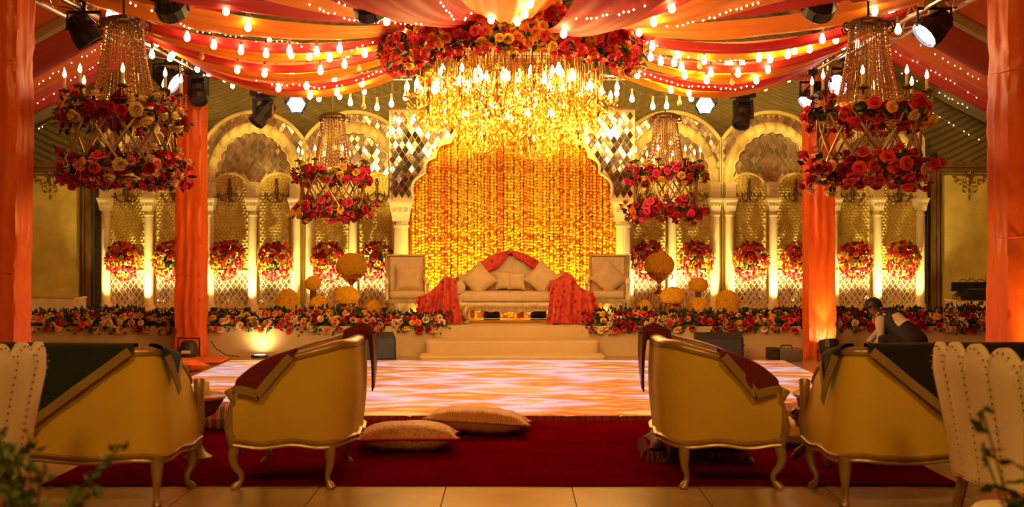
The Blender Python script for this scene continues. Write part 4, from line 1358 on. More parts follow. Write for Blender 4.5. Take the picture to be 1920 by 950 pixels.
for px, lb in ((1135, 'over the coral swag'), (1540, 'next to the black-shawl side truss')):
    par_can(P(px, 4, 205), (-.1, .75, -.55), f'black wash lamp on the seating-end truss, {lb}', lit=False, body_r=.15)
def moving_head(pos, aim, label, sg):
    t = thing('moving_head_lamp', label, 'stage lamp', pos, 0, 'moving head lamps on the stage truss')
    b = MB().box(-.15, .15, -.11, .11, .23, .33); b.box(-.10, -.04, -.03, .03, .33, .42); b.box(.04, .10, -.03, .03, .33, .42)
    B = obj('base', b, M['black'], t, smoothed=False)
    obj('display', MB().box(-.04, .05, -.115, -.11, .26, .30), emit('blue_display', (.25, .3, .9), 1.2), B)
    y = MB().box(-.08, .08, -.06, .06, .17, .23); y.box(-.13, -.085, -.05, .05, -.05, .20); y.box(.085, .13, -.05, .05, -.05, .20)
    obj('yoke', y, M['black'], t, smoothed=False)
    h = MB().lathe([(.05, -.18), (.10, -.16), (.115, -.05), (.10, .02), (.12, .10), (.115, .17), (.09, .17), (.088, .15), (0, .15)], 10)
    H = obj('head', h, M['black'], t, smoothed=False); orient(H, aim)
    obj('handle_strap', MB().box(sg * .135 - .008, sg * .135 + .008, -.03, .03, -.06, .12), mat('orange_strap', (.75, .25, .02), .5), t, smoothed=False)
    return t
moving_head(P(493, 213, 140), (-.5, -.4, -.8), f'black moving head lamp on the stage truss, {GS}', 1)
moving_head(P(1393, 216, 140), (-.3, -.4, -.9), f'black moving head lamp on the stage truss, {BS}', 1)
moving_head(P(372, 172, 142), (.2, -.5, -.8), 'black moving head lamp over the orange pillar with floor cushions', -1)
# ------------------------------------------------------------------ soft shapes
def cushion_mb(w, d, h, n=14, puff=1.0, ridges=0):
    """pillow lying flat: w along x, d along y, thickness h"""
    mb = MB()
    def f(u, v, s):
        x, y = 2 * u - 1, 2 * v - 1
        e = (1 - abs(x) ** 2.6) ** .55 * (1 - abs(y) ** 2.6) ** .55 if abs(x) < 1 and abs(y) < 1 else 0
        pin = 1 - .10 * (1 - abs(x) ** 2) * abs(y) ** 3 ; pin2 = 1 - .10 * (1 - abs(y) ** 2) * abs(x) ** 3
        z = s * h / 2 * e * puff
        if ridges: z += .006 * math.sin(ridges * x * PI) * e
        z += .012 * noise.noise(Vector((x * 2.5 + w, y * 2.5, s))) * e
        return (x * w / 2 * pin2, y * d / 2 * pin, z)
    mb.grid(lambda u, v: f(u, v, 1), n * 2, n)
    mb.grid(lambda u, v: f(1 - u, v, -1), n * 2, n)
    return mb
def rbox(mb, x0, x1, y0, y1, z0, z1, r=.03, puff=0.0, n=6):
    """rounded block as a stack of rounded rectangles"""
    prof = [(r, 0)] + [(r - r * math.sin(PI / 2 * k / 4), r - r * math.cos(PI / 2 * k / 4)) for k in range(1, 5)]
    rows = [(ins, z0 + dz) for ins, dz in prof] + [(ins, z1 - dz) for ins, dz in reversed(prof)]
    vs = []; cnt = 0
    for ins, z in rows:
        ring = []
        a0, a1, b0, b1 = x0 + ins, x1 - ins, y0 + ins, y1 - ins
        rr = min(r, (a1 - a0) / 2, (b1 - b0) / 2)
        for cx, cy, st_ in ((a1 - rr, b1 - rr, 0), (a0 + rr, b1 - rr, 1), (a0 + rr, b0 + rr, 2), (a1 - rr, b0 + rr, 3)):
            for k in range(n):
                a = PI / 2 * (st_ + k / (n - 1)); ring.append((cx + rr * math.cos(a), cy + rr * math.sin(a), z))
        cnt = len(ring); vs += ring
    m_ = len(rows)
    fs = [(i * cnt + j, i * cnt + (j + 1) % cnt, (i + 1) * cnt + (j + 1) % cnt, (i + 1) * cnt + j) for i in range(m_ - 1) for j in range(cnt)]
    fs += [tuple(range(cnt - 1, -1, -1)), tuple((m_ - 1) * cnt + j for j in range(cnt))]
    return mb.add(vs, fs)
def cabriole(x, y, zt, dx, dy, r0=.036, foot=.024, knee=.035):
    """bowed leg from (x,y,zt) to the floor, knee bulging towards (dx,dy)"""
    pts = []; rs = []
    for k in range(15):
        u = k / 14
        o = knee * math.sin(PI * min(1, u * 1.5)) * (1 if u < .67 else 0) - .020 * math.sin(PI * max(0, (u - .55) / .45)) + .030 * smooth((u - .8) / .2)
        pts.append((x + dx * o, y + dy * o, zt * (1 - u)))
        rs.append(lerp(r0 * 1.05, foot * .72, smooth(u * 1.15)) + (foot * .42 if u > .9 else 0))
    pts[-1] = (pts[-1][0], pts[-1][1], 0.0)
    return MB().tube(pts, rs, 10)

def shawl_patch(sw, patch, path, cum, tot, n, h, flare, zb, shawl_mat, hang=0.0):
    def drop(f):
        for (fa, da), (fb, db) in zip(patch[:-1], patch[1:]):
            if fa - 1e-6 <= f <= fb + 1e-6: return lerp(da, db, (f - fa) / max(1e-6, fb - fa))
        return 0
    samples = []; N_ = 60
    for q in range(N_ + 1):
        f = lerp(patch[0][0], patch[-1][0], q / N_); L_ = f * tot
        i = 0
        while i < n - 2 and cum[i + 1] < L_: i += 1
        u = (L_ - cum[i]) / max(1e-6, cum[i + 1] - cum[i]); u = min(1, max(0, u))
        p = [lerp(path[i][k], path[i + 1][k], u) for k in range(4)]
        samples.append((p, lerp(h(i), h(i + 1), u), drop(f), f))
    S = MB(); B = MB(); rows_ = 12; cols = []; bord = []
    for (p, hh, d, f) in samples:
        x, y, a, b = p; line = []
        for k in range(4):
            u = k / 3; line.append((x + a * (flare(1) - .10), y + b * (flare(1) - .10), hh - .22 * (1 - u) + .02))
        line.append((x + a * (flare(1) - .07), y + b * (flare(1) - .07), hh + .056)); line.append((x + a * (flare(1) - .01), y + b * (flare(1) - .01), hh + .058)); line.append((x + a * (flare(1) + .03), y + b * (flare(1) + .03), hh + .046))
        for k in range(rows_ + 1):
            u = k / rows_; z = hh + .028 - (d + .028) * u
            v = max(0, (z - zb) / (hh - zb))
            off = max(flare(min(1, v)), flare(1)) + .044 + .006 * math.sin(f * 60 + k * .3) * u + hang * min(1, u * 3)
            line.append((x + a * off, y + b * off, z))
        cols.append(line)
        bord.append((Vector(line[-1]), Vector((a, b, 0))))
    k = len(cols[0])
    S.add([p for c in cols for p in c], [(i * k + j, (i + 1) * k + j, (i + 1) * k + j + 1, i * k + j + 1) for i in range(len(cols) - 1) for j in range(k - 1)])
    c_ = obj('cloth', S, shawl_mat, sw, angle=70)
    A_, B_ = [], []
    for i in range(len(bord)):
        p, nn = bord[i]
        tn = (bord[min(i + 2, len(bord) - 1)][0] - bord[max(i - 2, 0)][0]).normalized()
        up = nn.cross(tn).normalized()
        if up.z < 0: up = -up
        A_.append(p + nn * .005); B_.append(p + up * .05 + nn * .005)
    obj('sequin_border', B.strip(A_, B_), M['sequin'], c_, angle=70)
# ------------------------------------------------------------------ barrel seats in the foreground
def make_seat(kind, label, loc, rotz, W, D, back_h, arm_h, shawl, shawl_mat, shawl_label, Rc=.20, lean=0.0, rear_in=.15, front_in=.05, arm_pow=1.25, crest=.0, fold_x=None):
    """barrel seat, front towards local +y. shawl: list of (arc length fraction, drop outside)"""
    t = thing(kind, label, 'sofa' if 'sofa' in kind else 'armchair', loc, rotz, 'cream barrel seats with gilded frames')
    path = []
    def addp(x, y, nx_, ny_): path.append((x, y, nx_, ny_))
    ns_, nc, nb = 16, 12, 22
    yb, yf = -D / 2, D / 2
    for k in range(ns_): addp(W / 2, lerp(yf, yb + Rc, k / ns_), 1, 0)
    for k in range(nc): a = -PI / 2 * k / nc; addp(W / 2 - Rc + Rc * math.cos(a), yb + Rc + Rc * math.sin(a), math.cos(a), math.sin(a))
    for k in range(nb): addp(lerp(W / 2 - Rc, -W / 2 + Rc, k / nb), yb, 0, -1)
    for k in range(nc): a = -PI / 2 - PI / 2 * k / nc; addp(-W / 2 + Rc + Rc * math.cos(a), yb + Rc + Rc * math.sin(a), math.cos(a), math.sin(a))
    for k in range(ns_ + 1): addp(-W / 2, lerp(yb + Rc, yf, k / ns_), -1, 0)
    n = len(path)
    def h(i):
        x, y = path[i][0], path[i][1]
        u = max(0, (y - yb - Rc * .25) / (D - Rc * .25))
        f = u ** arm_pow
        f = f * (1 - .28 * math.sin(PI * f))
        return back_h + crest * math.cos(PI * x / W) - (back_h - arm_h) * min(1, f) 
    zb = .30; th = .065
    flare = lambda v: .020 * math.sin(PI * v) + (.02 - lean) * v
    sh = MB(); rows = 8
    vs = []
    for j in range(rows + 1):
        for i in range(n):
            x, y, a, b = path[i]; v = j / rows; o_ = flare(v)
            vs.append((x + a * o_, y + b * o_, lerp(zb, h(i), v)))
    for j in range(3):
        for i in range(n):
            x, y, a, b = path[i]; o_ = flare(1) - th
            vs.append((x + a * (o_ - .03 * (j > 0) * (1 if j == 1 else .4)), y + b * (o_ - .03 * (j > 0)), [h(i), lerp(.42, h(i), .5), .36][j]))
    m_ = rows + 4
    fs = [(j * n + i, j * n + i + 1, (j + 1) * n + i + 1, (j + 1) * n + i) for j in range(m_ - 1) for i in range(n - 1)]
    sh.add(vs, fs)
    for e in (0, n - 1):
        fs = [tuple([j * n + e for j in range(m_)])]
        sh.f += fs; sh.m += [0]
    obj('upholstered_shell', sh, M['uphol'], t, angle=60)
    # rails
    def sweep(off, zf, prof):
        mb = MB(); k = len(prof); vs = []
        for i in range(n):
            x, y, a, b = path[i]
            for (po, pz) in prof: vs.append((x + a * (off + po), y + b * (off + po), zf(i) + pz))
        fs = [(i * k + j, i * k + (j + 1) % k, (i + 1) * k + (j + 1) % k, (i + 1) * k + j) for i in range(n - 1) for j in range(k)]
        fs += [tuple(range(k)), tuple((n - 1) * k + j for j in range(k - 1, -1, -1))]
        return mb.add(vs, fs)
    profT = [(.012, -.012), (.016, .006), (.006, .026), (-.03, .036), (-.068, .026), (-.08, .006), (-.076, -.012)]
    obj('top_rail', sweep(flare(1), lambda i: h(i), profT), M['frame'], t, angle=50)
    profB = [(-.01, -.03), (.006, -.032), (.014, -.022), (.008, -.010), (.020, .0), (.022, .014), (.008, .024), (-.01, .02)]
    obj('seat_rail', sweep(.006, lambda i: zb - .006 + .010 * math.cos(2 * PI * i / n * 6), profB), M['frame'], t, angle=50)
    fr = MB().box(-W / 2, W / 2, yf - .035, yf + .005, zb - .04, zb + .02)
    obj('front_rail', fr, M['frame'], t, smoothed=False)
    for sx in (-1, 1):
        post = MB().tube([(sx * (W / 2 - .02), yf + .005, zb - .02), (sx * (W / 2 - .005), yf + .030, zb + .10), (sx * (W / 2 + .0), yf + .015, lerp(zb, arm_h, .55)), (sx * (W / 2 + .005), yf - .01, lerp(zb, arm_h, .8)), (sx * (W / 2 - .01), yf + .03, arm_h + .01)], [.034, .036, .026, .030, .036], 10)
        obj('arm_post', post, M['frame'], t)
        obj('leg', cabriole(sx * (W / 2 - .035), yf - front_in, zb - .005, sx * .4, .9), M['frame'], t)
        obj('leg', cabriole(sx * (W / 2 - .05), yb + rear_in, zb - .005, sx * .35, -.55, knee=.012, r0=.038), M['frame'], t)
    st_ = MB(); rbox(st_, -W / 2 + .075, W / 2 - .075, yb + .09, yf + .02, zb + .01, .47, .05)
    obj('seat_cushion', st_, M['uphol'], t)
    # shawl laid over the rail
    if shawl:
        cum = [0]
        for i in range(1, n): cum.append(cum[-1] + math.hypot(path[i][0] - path[i - 1][0], path[i][1] - path[i - 1][1]))
        tot = cum[-1]
        sw = thing('shawl', shawl_label, 'shawl', loc, rotz)
        for patch in shawl:
            shawl_patch(sw, patch, path, cum, tot, n, h, flare, zb, shawl_mat, .05 if 'chair' in kind and .3 < (patch[0][0] + patch[-1][0]) / 2 < .7 else 0)
        if fold_x is not None:
            fold = MB(); m_ = 16; rows_ = 14; y0 = -D / 2 - flare(1)
            def ff(u, v):
                a = 2 * PI * u; w = lerp(.095, .004, v ** 2.6); o_ = lerp(.028, .006, v)
                return (fold_x + w * math.cos(a) + .02 * v, y0 - .046 - .012 * math.sin(v * 3) + o_ * math.sin(a), back_h + .035 - .40 * v)
            fold.grid(ff, m_, rows_, closeu=True)
            fold.tube([(fold_x - .02, y0 + .10, back_h - .1), (fold_x - .02, y0 + .09, back_h + .03), (fold_x, y0 + .02, back_h + .058), (fold_x, y0 - .045, back_h + .03)], [.06, .06, .055, .05], 10)
            fo = obj('hanging_fold', fold, shawl_mat, sw, angle=70)
            sd_ = -1 if fold_x > 0 else 1
            A_ = [Vector(ff(.75, k / 20)) + Vector((0, -.004, 0)) for k in range(20)]
            for s_ in (-1, 1):
                E1 = [Vector(ff(.75 + .2 * s_, k / 20)) + Vector((0, -.006, 0)) for k in range(20)]
                E2 = [Vector(ff(.75 + .09 * s_, k / 20)) + Vector((0, -.006, 0)) for k in range(20)]
                obj('sequin_border', MB().strip(E1, E2), M['sequin'], fo)
    return t
# armchairs
def armchair(x, y, rot, label, slabel, mir):
    # near arm is at the start of the path for one chair and at its end for the other
    full = [[(.012, .03), (.085, .175), (.185, .0)]]
    if mir: full = [[(1 - f, d) for f, d in reversed(q)] for q in full]
    return make_seat('barrel_armchair', label, (x, y, 0), rot, .86, .72, .90, .62, full, M['maroon'], slabel, Rc=.24, rear_in=.13, front_in=.02, fold_x=.17 if mir else -.17)
armchair(-1.385, 7.12, R(90), 'cream barrel armchair with gilded legs standing beside the two floor cushions', 'maroon velvet shawl with sequin border over the armchair beside the floor cushions', True)
armchair(1.325, 7.12, R(-90), 'cream barrel armchair with gilded legs standing over the fringed dark cushion', 'maroon velvet shawl with sequin border over the armchair above the fringed cushion', False)
# sofas: path starts at the local +x arm
make_seat('barrel_sofa', 'cream barrel sofa with gilded frame under a dark green shawl', (-2.79, 6.56, 0), R(-4), 1.54, .62, .90, .66,
          [[(.10, .02), (.165, .24), (.195, .02)], [(.27, .0), (.50, .44), (.73, .0)]], M['green'], 'dark green velvet shawl with wide sequin border over the cream sofa', Rc=.20, rear_in=.07, front_in=.08, arm_pow=1.6, lean=.075)
make_seat('barrel_sofa', 'cream barrel sofa with gilded frame under a black shawl', (2.66, 6.56, 0), R(4), 1.54, .62, .90, .66,
          [[(.24, .0), (.49, .52), (.73, .0)], [(.80, .02), (.835, .30), (.90, .02)]], M['blackv'], 'black velvet shawl with wide sequin border over the cream sofa', Rc=.20, rear_in=.07, front_in=.08, arm_pow=1.6, lean=.075)

# ------------------------------------------------------------------ white channel-back chairs
def channel_chair(loc, rotz, label):
    t = thing('channel_back_chair', label, 'armchair', loc, rotz, 'white channel-back chairs with nailheads')
    # back along local x, front towards +y
    nch = 5; W = .80
    def prof(u):   # lobe 0..1 within a channel
        f = u * nch; return abs(math.sin(PI * f))
    lean = .12; zb = .33
    def top(u): return .945 + .075 * prof(u) ** .8 + .03 * math.sin(PI * u)
    for k in range(nch):
        mb = MB(); m_ = 10; rows = 10; vs = []
        for side in (0, 1):
            for j in range(rows + 1):
                for i in range(m_ + 1):
                    u = (k + i / m_) / nch; v = j / rows
                    z = lerp(zb, top(u), v)
                    b = math.sin(PI * i / m_) ** .6
                    rnd = smooth((1 - v) * 7)
                    curve = .10 * (2 * u - 1) ** 2
                    y0 = -lean * v ** 1.3 + curve
                    y = y0 - (.035 + .018 * b) * (.35 + .65 * rnd) if side == 0 else y0 + (.035 + .018 * b) * (.35 + .65 * rnd)
                    vs.append(((u - .5) * W * (1 + .06 * v), y, z))
        w = m_ + 1; o2 = w * (rows + 1)
        fs = [(j * w + i, j * w + i + 1, (j + 1) * w + i + 1, (j + 1) * w + i) for j in range(rows) for i in range(m_)]
        fs += [(o2 + j * w + i + 1, o2 + j * w + i, o2 + (j + 1) * w + i, o2 + (j + 1) * w + i + 1) for j in range(rows) for i in range(m_)]
        fs += [(rows * w + i, rows * w + i + 1, o2 + rows * w + i + 1, o2 + rows * w + i) for i in range(m_)]
        fs += [(i + 1, i, o2 + i, o2 + i + 1) for i in range(m_)]
        fs += [(j * w, (j + 1) * w, o2 + (j + 1) * w, o2 + j * w) for j in range(rows)] + [((j + 1) * w + m_, j * w + m_, o2 + j * w + m_, o2 + (j + 1) * w + m_) for j in range(rows)]
        mb.add(vs, fs)
        obj('back_channel', mb, M['white'], t, angle=55)
    nl = MB()
    for k in range(nch + 1):
        u = k / nch
        for j in range(17):
            v = (j + .5) / 17
            z = lerp(zb + .01, top(u) - .01, v)
            y = -lean * v ** 1.3 + .10 * (2 * u - 1) ** 2 - .040
            for dx in ((-.008, ) if k == nch else (.008,)):
                nl.ball(((u - .5) * W * (1 + .06 * v) + dx, y, z), .0065, 6, 3)
    for k in range(nch * 6):
        u = (k + .5) / (nch * 6)
        nl.ball(((u - .5) * W * 1.06, -lean + .10 * (2 * u - 1) ** 2 - .028, top(u) - .022), .0055, 6, 3)
        nl.ball(((u - .5) * W, .10 * (2 * u - 1) ** 2 - .050, zb + .012), .0055, 6, 3)
    stuff(obj('nailheads', nl, M['nail'], t))
    s = MB(); rbox(s, -W / 2 + .05, W / 2 - .05, .09, .66, .30, .48, .05)
    obj('seat', s, M['white'], t)
    for sx in (-1, 1):
        a = MB(); rbox(a, sx * .36 - .06, sx * .36 + .06, .12, .62, .28, .62, .055)
        obj('arm', a, M['white'], t)
        obj('leg', cabriole(sx * .34, .60, .30, sx * .3, .8), M['frame'], t)
        obj('leg', MB().tube([(sx * .34, .10, .33), (sx * .345, .06, .15), (sx * .35, .01, 0)], [.032, .026, .02], 8), M['frame'], t)
    return t
channel_chair((2.42, 5.33, 0), R(-72), 'white leather channel-back chair with nailheads beside the black-shawled sofa')
channel_chair((-2.66, 5.33, 0), R(72), 'white leather channel-back chair with nailheads beside the green-shawled sofa')
ot = thing('white_pouf', 'small rounded white leather pouf under the channel-back chair, black-shawl side', 'pouf', (2.35, 5.98 - .85, 0))
ob = MB(); rbox(ob, -.12, .12, -.12, .12, .03, .30, .06)
obj('body', ob, M['white'], ot)
obj('foot_ring', MB().lathe([(.08, 0), (.085, .03), (0, .03)], 14), M['brown'], ot)

# ------------------------------------------------------------------ tables among the seats
def round_table(loc, r, h, label):
    t = thing('side_table', label, 'table', loc)
    obj('top', MB().lathe([(.0, h - .035), (r * .92, h - .035), (r, h - .02), (r, h - .006), (r * .96, h), (0, h)], 36), mat('table_top', (.42, .15, .05), .3), t)
    obj('apron', MB().lathe([(r * .5, h - .15), (r * .62, h - .13), (r * .88, h - .05), (r * .9, h - .036), (r * .5, h - .036)], 32, flute=16, fd=.08), M['brown'], t)
    obj('pedestal', MB().lathe([(r * .45, 0), (r * .5, .03), (r * .28, .06), (r * .14, .12), (r * .2, .2), (r * .12, h - .2), (r * .4, h - .15)], 20), M['brown'], t)
    return t
round_table((-2.24, 7.6, 0), .20, .47, 'round brown pedestal table between the green-shawled sofa and striped bolster')
# carved console by the black-shawled sofa
t = thing('carved_table', 'dark carved table with scroll leg and brown top by the black-shawled sofa', 'table', (2.17, 7.5, 0))
obj('top', MB().lathe([(0, .46), (.17, .46), (.19, .475), (.19, .49), (.175, .50), (0, .50)], 28), mat('table_top_2', (.40, .16, .06), .3), t)
obj('frieze', MB().lathe([(.12, .38), (.15, .39), (.165, .455), (.1, .46)], 28, flute=14, fd=.08), M['bronze'], t)
for k in range(3):
    a = 2.6 + k * 2 * PI / 3
    c, s = math.cos(a), math.sin(a)
    lg = MB().tube([(c * rr, s * rr, z) for rr, z in ((.10, .39), (.16, .33), (.14, .27), (.09, .2), (.10, .12), (.16, .06), (.19, .02), (.17, .015))], [.03, .035, .03, .024, .026, .03, .026, .012], 8)
    lg.tube([(c * (.17 + .035 * math.cos(q)), s * (.17 + .035 * math.cos(q)), .33 + .035 * math.sin(q)) for q in [i * .6 for i in range(11)]], .012, 6)
    obj('scroll_leg', lg, M['bronze'], t)
# low gilded table seen beneath the black-shawled sofa
t = thing('low_table', 'low oval table with glittering gold rim behind the black-shawled sofa', 'table', (2.62, 7.75, 0))
sc_ = Matrix.Diagonal((1.5, .62, 1, 1))
obj('top', MB().lathe([(0, .245), (.36, .245), (.36, .275), (0, .275)], 40, M=sc_), M['brown'], t)
obj('gold_rim', MB().lathe([(.355, .215), (.375, .22), (.38, .275), (.36, .28), (.35, .25)], 48, M=sc_), M['sequin'], t)
for sx, sy in ((-.25, 0), (.25, 0), (0, .1)):
    obj('leg', MB().lathe([(.05, 0), (.055, .02), (.03, .05), (.04, .1), (.03, .18), (.05, .22)], 14, (sx, sy, 0), flute=8, fd=.1), M['frame'], t)

# ------------------------------------------------------------------ floor cushions
M['paisleygold'] = patterned('gold_brown_brocade', [(0, (.30, .10, .03)), (.3, (.50, .22, .07)), (.55, (.62, .33, .12)), (.8, (.45, .15, .05))], 26, kind='voronoi', rough=.6, bump=.2)
M['ribbed'] = patterned('ribbed_gold', [(0, (.46, .18, .05)), (.5, (.66, .30, .09)), (1, (.50, .20, .06))], 8, (1, .15, 1), kind='wave', rough=.55)
M['stripe'] = patterned('striped_cloth', [(0, (.30, .03, .02)), (.22, (.55, .22, .06)), (.42, (.05, .07, .07)), (.55, (.60, .30, .10)), (.75, (.35, .05, .03)), (.9, (.12, .11, .09))], 2.6, (1, .1, .1), kind='wave', rough=.7, interp='CONSTANT')
M['creamcush'] = mat('cream_cushion', (.70, .48, .24), .6, var=.15, vscale=9, bump=.1, bscale=30)
M['plum'] = patterned('plum_brocade', [(0, (.30, .05, .05)), (.3, (.22, .03, .06)), (.6, (.40, .16, .10))], 30, kind='voronoi', rough=.7, bump=.2)
def floor_cushion(loc, w, d, h, rz, tilt, m_, label, cat='cushion', ridges=0, piping=None):
    t = thing('floor_cushion', label, cat, loc, rz, 'cushions on the floor')
    o = obj('cover', cushion_mb(w, d, h, 16, ridges=ridges), m_, t, (0, 0, h * .46), tilt, angle=70)
    if piping:
        pts = []
        for k in range(49):
            a = 2 * PI * k / 48; c, s = math.cos(a), math.sin(a); q = max(abs(c), abs(s))
            x, y = c / q, s / q
            pin = 1 - .10 * (1 - abs(x) ** 2) * abs(y) ** 3; pin2 = 1 - .10 * (1 - abs(y) ** 2) * abs(x) ** 3
            pts.append((x * w / 2 * pin2, y * d / 2 * pin, 0))
        obj('piping', MB().tube(pts, .009, 6), piping, o)
    return t
floor_cushion((-.775, 7.95, .012), .76, .50, .22, R(4), (R(-4), 0, 0), M['paisleygold'], 'gold brocade floor cushion with red underside on the carpet beside the armchair', piping=M['redlining'])
floor_cushion((-.27, 8.65, .012), .85, .52, .22, R(-3), (R(-6), R(3), 0), M['ribbed'], 'ribbed orange gold floor cushion lying nearer the dance floor', ridges=7, piping=M['paisleygold'])
floor_cushion((-2.45, 8.85, .012), .85, .36, .22, R(8), (0, 0, 0), M['stripe'], 'striped bolster cushion on the carpet beside the round brown table', 'bolster')
floor_cushion((2.12, 8.2, .012), .60, .45, .20, R(-6), (0, 0, 0), M['creamcush'], 'plain cream floor cushion between the armchair and carved table')
floor_cushion((2.4, 9.0, .03), .60, .45, .17, R(4), (0, 0, 0), M['plum'], 'plum brocade floor cushion lying behind the cream one')
fc = floor_cushion((1.33, 7.75, .012), .72, .50, .20, R(-3), (0, 0, 0), mat('dark_fringed', (.09, .02, .02), .8, var=.4, vscale=12), 'dark fringed floor cushion partly under the barrel armchair')
fg = MB(); r_ = random.Random(4)
for k in range(70):
    u = k / 69
    x = lerp(-.36, .36, u); y = -.25
    fg.tube([(x, y, .07), (x + r_.uniform(-.012, .012), y - .03, .03), (x + r_.uniform(-.02, .02), y - .035 - .02 * r_.random(), .004)], .0035, 4)
for k in range(24):
    y = lerp(-.24, .24, k / 23)
    fg.tube([(-.355, y, .09), (-.39, y + r_.uniform(-.01, .01), .06), (-.40, y, .02)], .0035, 4)
stuff(obj('fringe', fg, mat('fringe', (.20, .10, .05), .8), fc))

# ------------------------------------------------------------------ foreground plants
def vase_plant(loc, label, seed, kind):
    r_ = random.Random(seed)
    pd = thing('plant_stand', 'pale wooden plant stand under ' + ('the green sprigs and red roses' if kind == 'sprig' else 'the dark leaved branches'), 'stand', (loc[0], loc[1], 0))
    pd_mb = MB().lathe([(.15, 0), (.16, .02), (.05, .05), (.04, .5), (.16, .56), (.17, .58), (0, .58)], 20)
    obj('column', pd_mb, M['frame'], pd)
    t = thing('potted_plant', label, 'plant', (loc[0], loc[1], .58))
    obj('vase', MB().lathe([(.05, 0), (.09, .03), (.10, .10), (.06, .17), (.075, .19), (.055, .185), (0, .15)], 18), M['brass'], t)
    return t, r_
t, r_ = vase_plant((-1.18, 2.62, 0), 'blurred green sprigs with red roses standing before the white chair', 9, 'sprig')
for k in range(13):
    a = r_.uniform(0, 6.28); L_ = r_.uniform(.12, .36)
    tip = Vector((.16 * math.cos(a) + .05, .12 * math.sin(a), .19 + L_))
    b0 = Vector((0, 0, .15))
    pts = [b0.lerp(tip, q / 6) + Vector((0, 0, .04 * math.sin(PI * q / 6))) for q in range(7)]
    S = obj('sprig', MB().tube(pts, .0025, 5), M['stem'], t)
    lp = []
    for q in range(2, 7):
        for _ in range(5): lp.append((pts[q] + Vector((r_.uniform(-.012, .012), r_.uniform(-.012, .012), r_.uniform(-.01, .01))), Vector((r_.uniform(-1, 1), r_.uniform(-1, 1), r_.uniform(.1, 1)))))
    stuff(obj('leaves', leaves(lp, .030, r_, .4), M['leaf2'], S, smoothed=False))
for (x, z) in ((-.10, .19), (-.04, .14), (-.14, .12), (.05, .20)):
    rose(t, (x, -.07, z), (x, -.8, .4), .035, 'coral' if x < 0 else 'crimson', r_)
t, r_ = vase_plant((1.205, 2.5, 0), 'blurred dark glossy leaves on upright branches before the white chair', 12, 'leaf')
for k in range(9):
    a = r_.uniform(0, 6.28)
    tip = Vector((.11 * math.cos(a) + .01, .09 * math.sin(a), .19 + r_.uniform(.10, .40)))
    b0 = Vector((0, 0, .15))
    pts = [b0.lerp(tip, q / 6) + Vector((0, 0, .03 * math.sin(PI * q / 6))) for q in range(7)]
    S = obj('branch', MB().tube(pts, .0028, 5), M['stem'], t)
    lp = []
    for q in range(2, 7):
        for _ in range(2): lp.append((pts[q], Vector((r_.uniform(-1, 1), r_.uniform(-1, .6), r_.uniform(-.3, .6)))))
    stuff(obj('leaves', leaves(lp, .05, r_, .3), M['leaf'], S, smoothed=False))
# ------------------------------------------------------------------ stage seating
def place_on_stage(px, s=131.0): return ((px - 960) / s, F / s, SZ)
sx_, sy_ = (957 - 960) / 131, 15.02
t = thing('stage_sofa', 'beige camelback sofa with carved apron before the marigold curtain', 'sofa', (sx_, sy_ + .30, SZ))
Wd = 1.64
# camelback
def camel(u): return .60 + .38 * math.sin(PI * u) ** 1.2
bk = MB(); n_ = 30; vs = []
for i in range(n_ + 1):
    u = i / n_; x = (u - .5) * Wd * .92; zt = camel(u)
    for (y, z) in ((.30, .34), (.34, zt - .03), (.32, zt), (.27, zt), (.22, zt - .03), (.16, .40)): vs.append((x, y, z))
fs = [(i * 6 + j, (i + 1) * 6 + j, (i + 1) * 6 + (j + 1) % 6, i * 6 + (j + 1) % 6) for i in range(n_) for j in range(6)] + [tuple(range(6)), tuple(n_ * 6 + j for j in range(5, -1, -1))]
obj('backrest', bk.add(vs, fs), M['sofabeige'], t)
obj('back_frame', MB().tube([((i / n_ - .5) * Wd * .92, .30, camel(i / n_) + .012) for i in range(n_ + 1)], .022, 8), M['sofaframe'], t)
obj('back_crest', MB().lathe([(0, 0), (.06, .01), (.05, .05), (.02, .08), (0, .085)], 12, (0, .29, .98)), M['sofaframe'], t)
obj('seat_cushion', rbox(MB(), -Wd / 2 + .12, Wd / 2 - .12, -.36, .24, .30, .455, .05), M['sofabeige'], t)
ap = MB(); vs = []
for i in range(41):
    u = i / 40; x = (u - .5) * (Wd - .12)
    z0 = .185 + .02 * math.cos(u * 2 * PI) + .012 * math.cos(u * 16 * PI)
    for (y, z) in ((-.39, z0), (-.405, .25), (-.385, .305), (-.33, .305), (-.33, z0)): vs.append((x, y, z))
ap.add(vs, [(i * 5 + j, (i + 1) * 5 + j, (i + 1) * 5 + (j + 1) % 5, i * 5 + (j + 1) % 5) for i in range(40) for j in range(5)])
for k in range(31):
    x = (k / 30 - .5) * (Wd - .2); ap.ball((x, -.405, .245), .026, 6, 4, (1, .5, .8))
obj('carved_apron', ap, M['sofaframe'], t)
for sx in (-1, 1):
    obj('arm_roll', MB().tube([(sx * (Wd / 2 - .10), -.39, .50), (sx * (Wd / 2 - .09), -.36, .50), (sx * (Wd / 2 - .08), .0, .53), (sx * (Wd / 2 - .10), .28, .60)], [.07, .10, .10, .09], 14), M['sofabeige'], t)
    obj('arm_panel', rbox(MB(), sx * (Wd / 2 - .10) - .06, sx * (Wd / 2 - .10) + .06, -.36, .28, .28, .5, .04), M['sofabeige'], t)
    obj('leg', cabriole(sx * (Wd / 2 - .21), -.36, .24, sx * .5, -.8, .05, .034, .05), M['sofaframe'], t)
    obj('leg', cabriole(sx * (Wd / 2 - .14), .24, .30, sx * .2, .4), M['sofaframe'], t)
obj('under_frame', MB().box(-Wd / 2 + .1, Wd / 2 - .1, -.33, .28, .24, .30), M['sofaframe'], t, smoothed=False)
